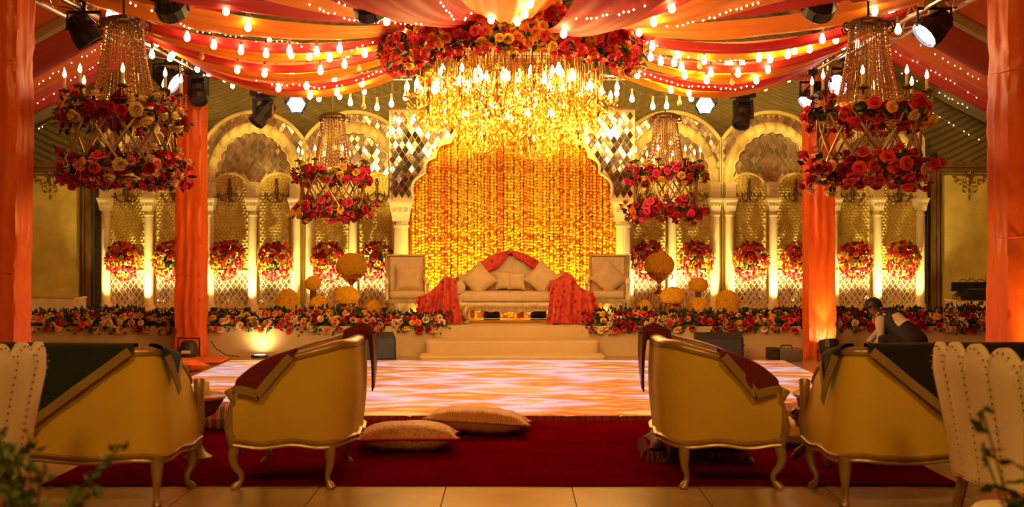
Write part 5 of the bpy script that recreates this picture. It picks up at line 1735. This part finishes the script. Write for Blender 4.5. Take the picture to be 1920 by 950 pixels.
# cushions on the sofa
def throw_cushion(px, py, size, diamond, tilt, label, dy=0.0, th=.14):
    s = 131.5
    p = P(px, py, s); 
    o = obj('throw_cushion', cushion_mb(size, size, th, 10), M['sofabeige'], None, (p.x, sy_ + .30 + dy, p.z), None, None, angle=70)
    o.rotation_euler = Matrix.Rotation(R(tilt), 3, 'X').to_4x4().to_euler()
    Mx = Matrix.Rotation(R(90 - tilt), 3, 'X') @ Matrix.Rotation(R(diamond), 3, 'Z')
    o.rotation_euler = Mx.to_euler()
    tag(o, label, 'cushion', 'beige throw cushions on the stage seats')
    return o
throw_cushion(897, 524, .40, 42, 14, 'beige square cushion standing on its corner on the sofa, beside the arm roll left bare', -.02)
throw_cushion(1017, 522, .40, 47, 14, 'beige square cushion standing on its corner beside the wider floor-length shawl', -.02)
throw_cushion(945, 526, .26, 2, 12, 'small beige cushion leaning flat at the middle of the sofa, slightly behind', .05, .09)
throw_cushion(969, 527, .26, -2, 12, 'small beige cushion leaning flat at the middle of the sofa, in front', .02, .09)
# shawl over the camel back
S = MB()
def shw(u, v):
    uu = lerp(.20, .93, u); x = (uu - .5) * Wd * .92; zt = camel(uu) + .035
    front = .14 + .05 * math.sin(u * 9) - .10 * math.exp(-((u - .40) / .07) ** 2)
    if u < .05 or u > .97: front *= .5
    if v < .3: q = v / .3; return (x, .36 + .01 * math.sin(u * 30), zt - .3 * (1 - q))
    if v < .45: q = (v - .3) / .15; return (x, lerp(.36, .20, q), zt + .015 * math.sin(PI * q))
    q = (v - .45) / .55
    return (x, .20 - .05 * q - .012 * math.sin(u * 46 + 3 * q), zt - front * q)
S.grid(shw, 70, 20)
sw = thing('draped_shawl', 'red paisley shawl draped over the crest of the stage sofa', 'shawl', (sx_, sy_ + .30, SZ))
obj('cloth', S, M['paisley'], sw, angle=70)
obj('lining_edge', MB().tube([tuple(Vector(shw(q / 60, 1.0)) + Vector((0, -.006, 0))) for q in range(61)], .016, 6), M['redlining'], sw)
# floor-length shawls over each end
def fall_shawl(x0, x1, ztop_l, ztop_r, label, peak, seed, lining_side):
    r_ = random.Random(seed)
    yb_ = sy_ + .30
    t = thing('draped_shawl', label, 'shawl', ((x0 + x1) / 2, yb_, SZ))
    mb = MB(); w = x1 - x0
    def prof(u):
        return lerp(ztop_l, ztop_r, u) + peak * math.exp(-((u - (.62 if lining_side < 0 else .42)) / .22) ** 2)
    def fn(u, v):
        zt = prof(u)
        folds = .035 * math.sin(u * 26 + seed) + .018 * math.sin(u * 11 + 2 + seed)
        if v < .2:
            q = v / .2; return ((u - .5) * w * .86, lerp(.22, -.40, q), zt - .10 * (1 - q) + .02 * math.sin(PI * q))
        q = (v - .2) / .8
        spread = .86 + .20 * q ** .8
        edge = .03 * math.sin(u * 9 + seed)
        return ((u - .5) * w * spread + .02 * math.sin(3 * q + u * 4), -.42 - .05 * q ** .7 + folds * (.25 + .75 * q) , lerp(zt - .01, .012 + max(0, edge) * .5, q ** .92))
    mb.grid(fn, 60, 34)
    obj('cloth', mb, M['paisley'], t, angle=70)
    e = 1.0 if lining_side > 0 else 0.0
    A_ = [Vector(fn(e, .2 + .8 * k / 24)) for k in range(25)]
    B_ = [p + Vector((lining_side * .05 * (1 - .3 * math.sin(k)), .05, 0)) for k, p in enumerate(A_)]
    obj('lining', MB().strip(A_, B_), M['redlining'], t)
    return t
fall_shawl((788 - 960) / 131, (866 - 960) / 131, .40, .66, 'red paisley shawl falling to the stage between sofa and side chair, green-shawl side', .10, 1, -1)
fall_shawl((1024 - 960) / 131, (1112 - 960) / 131, .62, .46, 'wider red paisley shawl falling to the stage between sofa and side chair', .18, 5, 1)
def side_chair(px, label, rotz, clabel):
    s = 128.5
    x = (px - 960) / s
    loc = (x, 15.46, SZ)
    t = thing('stage_chair', label, 'chair', loc, rotz, 'beige high-back chairs on the stage')
    obj('seat', rbox(MB(), -.25, .25, -.28, .24, .34, .45, .04), M['sofabeige'], t)
    b = MB(); vs = []
    for j in range(9):
        v = j / 8; y = .24 + .10 * v ** 1.6; z = lerp(.40, .93, v)
        for x_, dy in ((-.26, 0), (-.22, -.05), (.22, -.05), (.26, 0), (.26, .04), (-.26, .04)): vs.append((x_, y + dy, z))
    b.add(vs, [(j * 6 + i, j * 6 + (i + 1) % 6, (j + 1) * 6 + (i + 1) % 6, (j + 1) * 6 + i) for j in range(8) for i in range(6)] + [tuple(range(5, -1, -1)), tuple(48 + i for i in range(6))])
    obj('backrest', b, M['sofabeige'], t)
    fr = MB()
    for sx in (-1, 1): fr.tube([(sx * .27, .26, .30), (sx * .27, .25, .45), (sx * .275, .28, .70), (sx * .28, .37, .95)], .02, 8)
    fr.tube([(-.28, .37, .95), (.28, .37, .95)], .02, 8)
    obj('back_frame', fr, M['sofaframe'], t)
    obj('apron', MB().box(-.27, .27, -.30, .24, .28, .345), M['sofaframe'], t, smoothed=False)
    fl_ = MB()
    for k in range(14): fl_.box(-.26 + k * .04, -.26 + k * .04 + .022, -.308, -.30, .285, .34)
    obj('carved_fluting', fl_, M['sofaframe'], t, smoothed=False)
    for sx in (-1, 1):
        a = MB().tube([(sx * .27, .27, .62), (sx * .29, .10, .60), (sx * .29, -.12, .58), (sx * .29, -.26, .60), (sx * .29, -.31, .56), (sx * .29, -.27, .53), (sx * .29, -.24, .44), (sx * .28, -.26, .32)], [.022, .025, .028, .032, .03, .026, .024, .026], 8)
        obj('arm', a, M['column'], t)
        obj('leg', MB().lathe([(.018, 0), (.02, .04), (.026, .10), (.02, .14), (.03, .2), (.034, .28)], 12, (sx * .24, -.26, 0)), M['sofaframe'], t)
        obj('leg', MB().tube([(sx * .24, .22, .30), (sx * .25, .28, .0)], [.026, .02], 8), M['sofaframe'], t)
    c = obj('throw_cushion', cushion_mb(.40, .40, .12, 10), M['sofabeige'], None, (loc[0] + .02, loc[1] + .13, SZ + .62), None, None, angle=70)
    c.rotation_euler = (Matrix.Rotation(R(78), 3, 'X') @ Matrix.Rotation(R(0 if clabel.startswith('patterned') else 45), 3, 'Z')).to_euler()
    tag(c, clabel, 'cushion', 'beige throw cushions on the stage seats')
side_chair(763, 'beige high-back chair with carved arms at the stage sofa, near the gold urn ball', R(8), 'patterned beige cushion propped square on the stage chair')
side_chair(1139, 'beige high-back chair with carved arms at the wider floor-length shawl', R(-8), 'plain beige cushion standing on its corner on the stage chair')
# flood lamps under the sofa that light the curtain
for px in (922, 1010):
    p = P(px, 592, 127.5)
    t = thing('flood_lamp', 'small black flood lamp under the stage sofa, ' + ('beside its bare front leg' if px < 960 else 'beside the wider floor-length shawl'), 'lamp', (p.x, 15.83, SZ), 0, 'flood lamps under the sofa')
    obj('housing', MB().box(-.11, .11, -.05, .03, .02, .13), M['black'], t, smoothed=False)
    fin = MB()
    for k in range(9): fin.box(-.10 + k * .024, -.094 + k * .024, -.058, -.05, .03, .12)
    obj('cooling_fins', fin, M['black'], t, smoothed=False)
    obj('bracket', MB().tube([(-.12, 0, .08), (-.12, 0, .005), (.12, 0, .005), (.12, 0, .08)], .008, 6), M['black'], t)
    obj('lens', MB().box(-.10, .10, .031, .034, .03, .12), M['amberlens'], t, smoothed=False)
    add_light('flood_beam', 'SPOT', (p.x, 15.90, SZ + .10), 130, (1, .66, .10), (p.x, CY + .12, SZ + .75), .04, 130, 1)
for sg in (-1, 1):  # extra floods added at the sides to brighten the marigold curtain
    t = thing('flood_lamp', f'added black flood lamp on the stage behind the side chair, {"green-shawl side" if sg < 0 else "black-shawl side"}', 'lamp', (sg * 1.28, CY - .28, SZ), 0)
    obj('housing', MB().box(-.09, .09, -.04, .03, .02, .12), M['black'], t, smoothed=False)
    obj('lens', MB().box(-.08, .08, .031, .034, .03, .11), M['amberlens'], t, smoothed=False)
    add_light('flood_beam', 'SPOT', (sg * 1.28, CY - .22, SZ + .10), 170, (1, .66, .10), (sg * .95, CY + .12, SZ + 1.2), .04, 120, 1)

# ------------------------------------------------------------------ marigold balls, urns and stands
def marigold_ball_mesh(r, seed, sq=1.0, n=None):
    r_ = random.Random(seed); mb = MB()
    mb.ball((0, 0, 0), r * .90, 14, 9, (1, 1, sq))
    n = n or int(340 * (r / .2) ** 1.4)
    for p in fib(n):
        q = Vector((p.x, p.y, p.z * sq)) * r * (.93 + .07 * r_.random())
        marigold_head(mb, q, p + .3 * Vector((r_.random() - .5, r_.random() - .5, r_.random() - .5)), .024 + .006 * r_.random(), r_)
    me = mb.mesh('marigold_ball', True, 30); me.materials.append(M['marigold2']); return me
def marigold(px, py, r_px, label, stand, sq=1.0, s=119.0, seed=1):
    p = P(px, py, s); r = r_px / s
    t = thing('marigold_arrangement', label, 'flower arrangement', (p.x, p.y, SZ), 0, 'marigold balls on the stage')
    zc = p.z - SZ
    stuff(obj('marigold_ball', marigold_ball_mesh(r, seed, sq), None, t, (0, 0, zc)))
    zb = zc - r * sq * .8
    if stand == 'urn':
        obj('urn', MB().lathe([(.06, 0), (.09, .01), (.09, .03), (.03, .07), (.035, .12), (.025, .16), (.06, .20), (.15, .26), (.20, .33), (.205, .36), (.22, .37), (.20, .375), (.18, .34), (0, .30)], 24, (0, 0, zb - .30)), M['brass'], t)
        wf = MB(); w = .15; h = zb - .30
        for a in (-w, w):
            for b in (-w, w): wf.tube([(a, b, 0), (a, b, h)], .008, 5)
        for z in (h, .03): wf.tube([(-w, -w, z), (w, -w, z), (w, w, z), (-w, w, z), (-w, -w, z)], .008, 5)
        wf.box(-w, w, -w, w, h - .006, h)
        obj('wire_stand', wf, M['brass'], t)
        hn = MB()
        for sx in (-1, 1): hn.tube([(sx * (.19 + .03 * math.sin(q)), 0, zb - .30 + .33 - .05 * q / 1.5) for q in [i * .5 for i in range(7)]], .010, 6)
        obj('urn_handles', hn, M['brass'], t)
    elif stand == 'pot':
        k = zb / .30
        obj('pot', MB().lathe([(.09, 0), (.11, .02 * k), (.125, .10 * k), (.15, .20 * k), (.16, .24 * k), (.13, .26 * k), (.13, .29 * k), (.15, .31 * k), (.13, .30 * k), (0, .28 * k)], 24), M['brass'], t)
    elif stand == 'post':
        obj('post', rbox(MB(), -.045, .045, -.045, .045, 0, zb + .02, .012), M['brown'], t)
    else:
        obj('foot', MB().lathe([(.10, 0), (.11, .02), (.05, .05), (.06, max(.06, zb * .7)), (.10, max(.08, zb + .02)), (0, max(.09, zb + .03))], 18), M['brass'], t)
    return t
G1, B1 = 'green-shawl side', 'black-shawl side'
marigold(539, 566, 20, f'tall marigold ball standing low at the outer end of the group, {G1}', 'foot', 1.2, seed=1)
marigold(587, 531, 14, f'small marigold ball on a brown post, {G1}', 'post', .9, seed=2)
marigold(599, 574, 19, f'marigold dome beneath the brown post ball, {G1}', 'foot', .95, s=121, seed=3)
marigold(659, 499, 28, f'largest marigold ball in a brass urn on a wire stand, {G1}', 'urn', .85, s=116, seed=4)
marigold(650, 555, 23, f'marigold ball on a brass pot before the urn, {G1}', 'pot', .75, s=123, seed=5)
marigold(701, 577, 13, f'smallest marigold ball beside the wire stand, {G1}', 'foot', 1, s=122, seed=6)
marigold(1236, 497, 27, f'largest marigold ball in a brass urn on a wire stand, {B1}', 'urn', .85, s=116, seed=7)
marigold(1262, 555, 22, f'marigold ball on a brass pot before the urn, {B1}', 'pot', .75, s=123, seed=8)
marigold(1309, 534, 17, f'small marigold ball on a brown post, {B1}', 'post', .72, seed=9)
marigold(1310, 575, 19, f'marigold dome beneath the brown post ball, {B1}', 'foot', .85, s=121, seed=10)
marigold(1364, 567, 21, f'tall marigold ball standing low at the outer end of the group, {B1}', 'foot', 1.08, seed=11)
marigold(1207, 577, 14, f'smallest marigold ball beside the wire stand, {B1}', 'foot', 1, s=122, seed=12)
for px, py, lb in ((765, 578, G1), (1148, 578, B1)):
    p = P(px, 575, 127)
    t = thing('ginger_jar', f'pale round jar glowing under the stage chair, {lb}', 'jar', (p.x, p.y + .3, SZ))
    obj('body', MB().lathe([(.06, 0), (.09, .02), (.12, .10), (.115, .17), (.06, .24), (.05, .26), (.06, .27), (0, .275)], 20), M['cream'], t)
    obj('lid', MB().lathe([(.062, .272), (.05, .30), (.015, .31), (0, .325)], 16), M['cream'], t)

# ------------------------------------------------------------------ rose garlands along the stage edge
def stage_garland(px0, px1, label, seed, n, pal, heap=None):
    r_ = random.Random(seed); s0 = 135.6
    x0, x1 = (px0 - 960) / s0, (px1 - 960) / s0
    yc = F / s0
    t = thing('flower_garland', label, 'garland', ((x0 + x1) / 2, yc, SZ))
    cx = (x0 + x1) / 2
    pts = []
    for i in range(n):
        u = (i + r_.random()) / n; x = lerp(x0, x1, u) - cx
        b = r_.uniform(-.25, PI * .75)
        hh = .12 + .035 * math.sin(x * 2.3 + seed)
        if heap and abs(x + cx - heap[0]) < heap[1]: hh += heap[2]
        y = -.22 * math.cos(b) * (.8 + .4 * r_.random()); z = .03 + hh * max(-.2, math.sin(b)) * (.75 + .35 * r_.random())
        if r_.random() < .15: y = -.245; z = -.015 - .045 * r_.random()
        if z < .05 and y > -.20: z = .05
        pts.append((Vector((x, y + .06, z)), Vector((r_.uniform(-.4, .4), -math.cos(b) - .4, math.sin(b) + .15)).normalized()))
    lp = []
    for p, nn in pts:
        for _ in range(9):
            lp.append((p * 1 + Vector((r_.uniform(-.12, .12), r_.uniform(-.02, .12), r_.uniform(-.07, .04))), nn))
    lf = leaves(lp, .085, r_, .9)
    def core(u, v):
        x = lerp(x0, x1, u) - cx; a = PI * v
        k = 1 + .15 * math.sin(u * 60)
        return (x, -.17 * math.cos(a) * k + .06, -.01 + .09 * math.sin(a) * k)
    lf.grid(core, 60, 8)
    stuff(obj('foliage', lf, M['leaf'], t, smoothed=False))
    run = None
    for p, nn in pts:
        if run is None or r_.random() < .55: run = pick(pal, r_)
        rose(t, p, nn, .054, run, r_)
    return t
PG = [('crimson', 3), ('coral', 2.4), ('cream', 3.2), ('yellow', 2), ('blush', 1.5), ('orange', 1)]
stage_garland(62, 838, 'long garland of red and cream roses on the stage edge, gilded white-table side', 31, 290, PG)
stage_garland(1100, 1862, 'long garland of red and cream roses on the stage edge, behind the crouching man', 32, 290, [('crimson', 4), ('coral', 2.4), ('cream', 2.4), ('yellow', 1.6), ('blush', 1.5)], (5.9, .9, .07))

# ------------------------------------------------------------------ tables on the stage and mixing equipment
def cloth_table(px0, px1, py_top, label, s):
    p0 = P(px0, py_top, s); p1 = P(px1, py_top, s)
    t = thing('cloth_table', label, 'table', ((p0.x + p1.x) / 2, F / s, SZ))
    w = p1.x - p0.x; h = p0.z - SZ
    def f(u, v):
        a = 2 * PI * u; c, s_ = math.cos(a), math.sin(a); q = max(abs(c), abs(s_)) ** .9
        k = 1 + .05 * (1 - v) * math.sin(a * 16)
        return (c / q * w / 2 * k, s_ / q * .25 * k, h * v)
    obj('cloth_skirt', MB().grid(f, 96, 6, closeu=True), mat('table_cloth', (.75, .62, .42), .7, var=.08, vscale=6), t, angle=70)
    obj('table_top', rbox(MB(), -w / 2, w / 2, -.25, .25, h - .01, h + .015, .01), M['mirror'], t)
    return t, h
cloth_table(20, 152, 558, 'low cloth-covered table before the gilded panel, behind the garland', 122)
tb, hh = cloth_table(1782, 1905, 563, 'cloth-covered table carrying the mixing equipment', 122)
bx = tb.location.x
t = thing('mixing_desk', 'dark mixing desk with knobs and cables on the cloth-covered table', 'mixer', (bx - .08, tb.location.y, SZ + hh + .015))
obj('case', MB().prism([(-.33, 0), (.33, 0), (.33, .14), (-.18, .16), (-.33, .05)], -.18, .18), M['black'], t, smoothed=False)
obj('case_lid', MB().box(-.36, .33, .12, .18, .12, .26), M['black'], t, smoothed=False)
kb = MB()
for i in range(8):
    for j in range(3): kb.lathe([(.01, 0), (.01, .015), (0, .016)], 6, (-.12 + i * .055, -.12 + j * .09, .155))
stuff(obj('knobs', kb, M['alu'], t))
cb = MB(); r_ = random.Random(8)
for k in range(5):
    xx = -.25 + k * .13
    cb.tube([(xx, .1, .25), (xx + .02, .06, .30 + .03 * r_.random()), (xx + .07, .0, .30), (xx + .09, -.1, .22), (xx + .05, -.15, .16)], .006, 5)
cb.tube([(-.33, -.1, .08), (-.40, -.15, .04), (-.42, -.26, -.2), (-.40, -.27, -hh)], .008, 5)
obj('cables', cb, M['black'], t)

# ------------------------------------------------------------------ equipment on the floor
def wedge(px, w, label, s, rot, facemat):
    x = (px - 960) / s
    t = thing('monitor_speaker', label, 'speaker', (x, F / s, 0), rot)
    b = MB().prism([(-.17, 0), (.20, 0), (.16, .30), (.02, .36), (-.05, .36)], -w / 2, w / 2, M=Matrix.Rotation(R(90), 4, 'Z'))
    obj('cabinet', b, M['black'], t, smoothed=False)
    g = MB().prism([(.192, .03), (.206, .035), (.17, .29), (.156, .287)], -w / 2 + .03, w / 2 - .03, M=Matrix.Rotation(R(90), 4, 'Z'))
    obj('grille', g, facemat, t, smoothed=False)
    hd = MB().tube([(-w / 2 - .005, .05, .17), (-w / 2 - .03, .03, .19), (-w / 2 - .03, -.05, .19), (-w / 2 - .005, -.07, .17)], .012, 6)
    obj('handle', hd, M['black'], t)
    return t
wedge(706, .44, 'wedge monitor speaker with blue-black grille behind the armchair, before the steps', 141, R(200), M['blue'])
wedge(1346, .62, 'wide black wedge monitor speaker on the floor near the smoke machine', 141, R(178), M['dark'])
t = thing('smoke_machine', 'grey smoke machine with handle on the floor beside the orange pillar', 'smoke machine', P(1473, 0, 143).xy.to_3d())
t.location.z = 0
obj('case', rbox(MB(), -.20, .20, -.12, .12, .02, .17, .015), mat('grey_case', (.16, .13, .10), .5), t)
obj('end_cap', rbox(MB(), -.235, -.10, -.125, .125, .015, .175, .015), M['black'], t)
obj('nozzle', MB().lathe([(.05, 0), (.055, .01), (.03, .012), (.0, .012)], 16, M=Matrix.Translation((-.17, -.125, .095)) @ Matrix.Rotation(R(90), 4, 'X')), M['dark'], t)
obj('handle', MB().tube([(-.06, 0, .17), (-.06, 0, .205), (.08, 0, .205), (.08, 0, .17)], .010, 6), M['black'], t)
def floor_par(x, y, label, aim, energy, tgt, color):
    t = thing('floor_lamp', label, 'lamp', (x, y, 0))
    obj('bracket', MB().tube([(-.15, 0, .16), (-.15, 0, .01), (.15, 0, .01), (.15, 0, .16)], .012, 6), M['black'], t)
    h = MB().lathe([(.07, -.14), (.11, -.12), (.13, .0), (.13, .10), (.12, .105), (.118, .07), (0, .07)], 14)
    H = obj('lamp_head', h, M['black'], t, (0, 0, .17), smoothed=False); orient(H, aim)
    obj('lens', MB().lathe([(.115, .075), (.06, .085), (0, .088)], 14), M['amberlens'], H)
    add_light('floor_beam', 'SPOT', Vector((x, y, .17)) + Vector(aim).normalized() * .14, energy, color, tgt, .05, 50, 1)
floor_par(4.12 + .03, 13.95, 'black floor lamp shining up the pillar beside the smoke machine', (0, .35, 1), 70, (4.12, 14.17, 1.0), (1, .60, .22))
p = P(354, 0, 143)
t = thing('floor_lamp', 'black lantern-shaped floor lamp with white sticker at the pillar among cushions', 'lamp', (p.x, p.y, 0))
obj('housing', MB().lathe([(.07, .05), (.12, .07), (.125, .14), (.10, .24), (.06, .27), (0, .27)], 14), mat('dark_green_case', (.03, .03, .02), .5), t)
obj('bracket', MB().tube([(-.14, 0, .0), (-.14, 0, .30), (.14, 0, .30), (.14, 0, .0)], .012, 6), M['black'], t)
obj('sticker', MB().box(-.06, .06, -.128, -.122, .11, .15), mat('sticker', (.75, .7, .65), .6), t, smoothed=False)
obj('foot', MB().lathe([(.10, 0), (.10, .02), (.05, .05), (0, .05)], 14), M['black'], t)
# low uplight washing the stage front
p = P(487, 0, 138.5)
t = thing('floor_uplight', 'flat round uplight on the floor washing the stage front', 'lamp', (p.x, p.y, 0))
obj('housing', MB().lathe([(.10, 0), (.12, .01), (.11, .035), (.09, .04), (.088, .03), (0, .03)], 20), M['black'], t)
obj('lens', MB().lathe([(.08, .032), (.04, .037), (0, .038)], 16), M['amberlens'], t)
add_light('floor_uplight_beam', 'SPOT', (p.x, p.y, .06), 16, (1, .72, .30), (p.x, SY, .42), .04, 130, 1)
# floor uplight at the near pillar, black-shawl side
floor_par(4.30, 8.62, 'black floor lamp shining up the pillar behind the black-shawled sofa', (.05, .30, 1), 85, (4.36, 8.90, 1.5), (1, .55, .18))
# orange floor mattress and cushion around the pillar
p = P(398, 0, 143)
t = thing('floor_mattress', 'flat orange floor mattress beside the pillar with the lantern lamp', 'mattress', (-3.98, 13.75, 0), R(3))
obj('cover', rbox(MB(), -.33, .28, -.30, .30, 0, .06, .025), M['orangecloth'], t)
obj('dark_piping', MB().tube([(-.33, -.30, .03), (.28, -.30, .03), (.28, .30, .03), (-.33, .30, .03), (-.33, -.30, .03)], .008, 5), M['brown'], t)
floor_cushion((-4.02, 12.85, 0), .60, .50, .17, R(-12), (R(-8), 0, 0), M['orangecloth'], 'orange printed floor cushion leaning before the mattress at the pillar')
# cable on the floor
pts = [(-3.7, 14.45, .012), (-3.85, 14.4, .03), (-4.0, 14.42, .12), (-4.08, 14.45, .22)]
tag(obj('power_cable', MB().tube(pts, .007, 6), M['black']), 'short black cable running from the floor up the cushioned pillar', 'cable')
t = thing('candle_jar', 'small glass candle jar on the round brown table', 'candle', (-2.2, 7.66, .47))
obj('jar', MB().lathe([(.025, 0), (.028, .005), (.028, .08), (.024, .085), (.023, .01), (0, .01)], 14), M['cream'], t)
obj('wick', MB().tube([(0, 0, .01), (0, 0, .07)], .003, 5), M['wire'], t)

# ------------------------------------------------------------------ crouching man
def skin_mesh(name, verts, edges, radii, root=0, sub=2):
    me = bpy.data.meshes.new(name); me.from_pydata(verts, edges, [])
    o = bpy.data.objects.new(name, me); COL.objects.link(o)
    sk = o.modifiers.new('skin', 'SKIN'); sk.use_smooth_shade = True
    sv = me.skin_vertices[0].data
    for i, r in enumerate(radii):
        sv[i].radius = (r, r) if not isinstance(r, tuple) else r
        sv[i].use_root = (i == root)
    sb = o.modifiers.new('sub', 'SUBSURF'); sb.levels = sub; sb.render_levels = sub
    dg = bpy.context.evaluated_depsgraph_get()
    out = bpy.data.meshes.new_from_object(o.evaluated_get(dg))
    bpy.data.objects.remove(o)
    out.name = name
    return out
PB = Vector((4.86, 13.10, 0))
man = thing('person', 'crouching person in dark vest and tan shirt bending down by the garland', 'person', PB)
def W_(x, y, z): return (x - PB.x, y - PB.y, z)
V = []; E = []; Rd = []; tagm = []
def jv(p, r, parent=None, m_='shirt'):
    V.append(p); Rd.append(r); tagm.append(m_)
    if parent is not None: E.append((parent, len(V) - 1))
    return len(V) - 1
pel = jv(W_(4.88, 13.08, .34), .172, None, 'trouser')
wai = jv(W_(4.83, 13.17, .44), .135, pel)
che = jv(W_(4.73, 13.30, .55), .145, wai)
upc = jv(W_(4.665, 13.375, .615), .105, che)
nek = jv(W_(4.615, 13.42, .655), .055, upc, 'skin')
hd1 = jv(W_(4.585, 13.44, .69), .072, nek, 'skin')
hd2 = jv(W_(4.560, 13.455, .735), .088, hd1, 'skin')
hd3 = jv(W_(4.552, 13.46, .775), .060, hd2, 'skin')
# shoulders and arms
sl = jv(W_(4.56, 13.235, .575), .068, upc); el = jv(W_(4.555, 13.16, .37), .050, sl); wl = jv(W_(4.48, 13.25, .235), .036, el, 'shirt'); pl_ = jv(W_(4.435, 13.28, .20), .030, wl, 'skin')
sr = jv(W_(4.80, 13.49, .575), .068, upc); er = jv(W_(4.70, 13.66, .42), .050, sr); wr = jv(W_(4.55, 13.62, .28), .036, er, 'shirt'); pr = jv(W_(4.51, 13.60, .24), .030, wr, 'skin')
# legs folded in a squat
for (hx, hy, kx, ky, kz, fx, fy) in ((4.80, 13.0, 4.50, 13.06, .40, 4.66, 13.02), (4.98, 13.17, 4.78, 13.42, .40, 4.88, 13.28)):
    h_ = jv(W_(hx, hy, .30), .098, pel, 'trouser'); k_ = jv(W_(kx, ky, kz), .068, h_, 'trouser'); c_ = jv(W_(lerp(kx, fx, .55), lerp(ky, fy, .55), .20), .056, k_, 'trouser')
    a_ = jv(W_(fx, fy, .065), .042, c_, 'trouser'); jv(W_(fx - .15, fy + .10, .045), .040, a_, 'trouser')
# fingers of both hands
for (pi_, dx, dy) in ((pl_, -.5, .35), (pr, -.6, -.1)):
    base = Vector(V[pi_]); d = Vector((dx, dy, -.75)).normalized(); side = d.cross(Vector((0, 0, 1))).normalized()
    for k, ln in enumerate((.055, .068, .07, .062)):
        o_ = base + side * (.022 * (k - 1.5)) + d * .03
        f1 = jv(tuple(o_), .010, pi_, 'skin'); f2 = jv(tuple(o_ + d * ln * .6), .0085, f1, 'skin'); jv(tuple(o_ + d * ln + Vector((.012, 0, -.006))), .0075, f2, 'skin')
    th_ = jv(tuple(base + side * .035 + d * .01), .011, pi_, 'skin'); jv(tuple(base + side * .05 + d * .045), .009, th_, 'skin')
bm = skin_mesh('body', V, E, Rd, 0, 2)
mats_ = ['shirt', 'trouser', 'skin']
for k in mats_: bm.materials.append(M[k])
segs = [(Vector(V[a]), Vector(V[b]), tagm[b]) for a, b in E]
mi = []
for pgn in bm.polygons:
    c = pgn.center; best = None
    for a, b, k in segs:
        d = b - a; u = max(0, min(1, (c - a).dot(d) / max(1e-9, d.length_squared)))
        ds = (c - a - d * u).length
        if best is None or ds < best[0]: best = (ds, k)
    mi.append(mats_.index(best[1]))
bm.polygons.foreach_set('material_index', mi)
obj('body', bm, None, man)
# face, ears, hair
hc = Vector(V[hd2]); face = Vector((-.70, .38, -.55)).normalized(); sidev = face.cross(Vector((0, 0, 1))).normalized(); upv = sidev.cross(face).normalized()
fm = MB()
fm.tube([hc + face * .085 + upv * .015, hc + face * .108 - upv * .012, hc + face * .092 - upv * .02], [.006, .014, .010], 6)
for sg in (-1, 1): fm.ball(tuple(hc + sidev * sg * .088 - upv * .005), .022, 8, 5, (.5, 1, 1.3))
obj('nose_and_ears', fm, M['skin'], man)
ey = MB()
for sg in (-1, 1): ey.ball(tuple(hc + face * .078 + sidev * sg * .032 + upv * .015), .010, 6, 4)
ey.tube([hc + face * .083 - upv * .045 + sidev * q for q in (-.022, 0, .022)], .004, 5)
obj('eyes_and_mouth', ey, M['hair'], man)
hm = MB()
def hairfn(u, v):
    a = 2 * PI * u; th_ = PI * .54 * v
    cu = (upv - face * .55).normalized(); cf = sidev.cross(cu).normalized()
    d = (cu * math.cos(th_) + (sidev * math.cos(a) + cf * math.sin(a)) * math.sin(th_))
    r0 = .107 + .016 * noise.noise(d * 11)
    return tuple(hc + upv * .012 - face * .010 + d * r0)
hm.grid(hairfn, 28, 14, closeu=True)
obj('hair', hm, M['hair'], man)
bd_ = MB().tube([hc + face * .07 - upv * .06 + sidev * .05, hc + face * .085 - upv * .075, hc + face * .07 - upv * .06 - sidev * .05], [.012, .016, .012], 6)
obj('beard', bd_, M['hair'], man)
# vest: offset shell around the torso
vv = [V[wai], V[che], V[upc]]
pA, pW, pC, pU = (Vector(V[i]) for i in (pel, wai, che, upc))
vb = MB().tube([pA.lerp(pW, .35), pW, pW.lerp(pC, .5), pC, pC.lerp(pU, .6), pU, pU + (pU - pC) * .25], [.165, .163, .165, .168, .150, .118, .07], 20)
for sh_ in (sl, sr):
    q0 = Vector(V[sh_]); vb.tube([pU.lerp(pC, .4), pU.lerp(q0, .45), pU.lerp(q0, .78)], [.10, .092, .078], 14)
obj('vest', vb, M['vest'], man, angle=60)
obj('trouser_seat', MB().ball(tuple(pA + Vector((.01, -.01, -.01))), .186, 18, 12, (1.08, 1.0, .95)), M['trouser'], man)
obj('collar', MB().tube([Vector(V[nek]) + (sidev * math.cos(a) + face * math.sin(a)) * .062 - Vector((-.008, .005, .012)) for a in [2 * PI * q / 14 for q in range(15)]], .012, 6), mat('white_collar', (.7, .62, .5), .7), man)
# paper number pinned on the back
ax = (Vector(V[che]) - Vector(V[wai])).normalized()
bn = (Vector((.25, -.85, .62)) - ax * Vector((.25, -.85, .62)).dot(ax)).normalized(); bs_ = ax.cross(bn).normalized()
pc = Vector(V[wai]).lerp(Vector(V[che]), .55) + bn * .176
pp = MB(); q8 = []
for j in range(5):
    for i in range(5):
        a, b = i / 4 - .5, j / 4 - .5
        q8.append(pc + bs_ * a * .21 + ax * b * .17 - bn * .05 * (2 * a) ** 2)
pp.add(q8, [(j * 5 + i, j * 5 + i + 1, (j + 1) * 5 + i + 1, (j + 1) * 5 + i) for j in range(4) for i in range(4)])
pb = obj('paper_badge', pp, mat('paper', (.82, .60, .32), .7, var=.12, vscale=30), man)
mk = MB()
for (a0, b0, a1, b1) in ((-.07, -.05, -.07, .05), (-.07, .05, .06, .05), (.06, .05, .06, -.05), (-.03, -.01, .03, -.01)):
    mk.bar(pc + bs_ * a0 + ax * b0 - bn * (.05 * (a0 / .105) ** 2 - .004), pc + bs_ * a1 + ax * b1 - bn * (.05 * (a1 / .105) ** 2 - .004), .008, .002)
obj('printed_marks', mk, mat('brown_ink', (.35, .16, .06), .7), pb, smoothed=False)
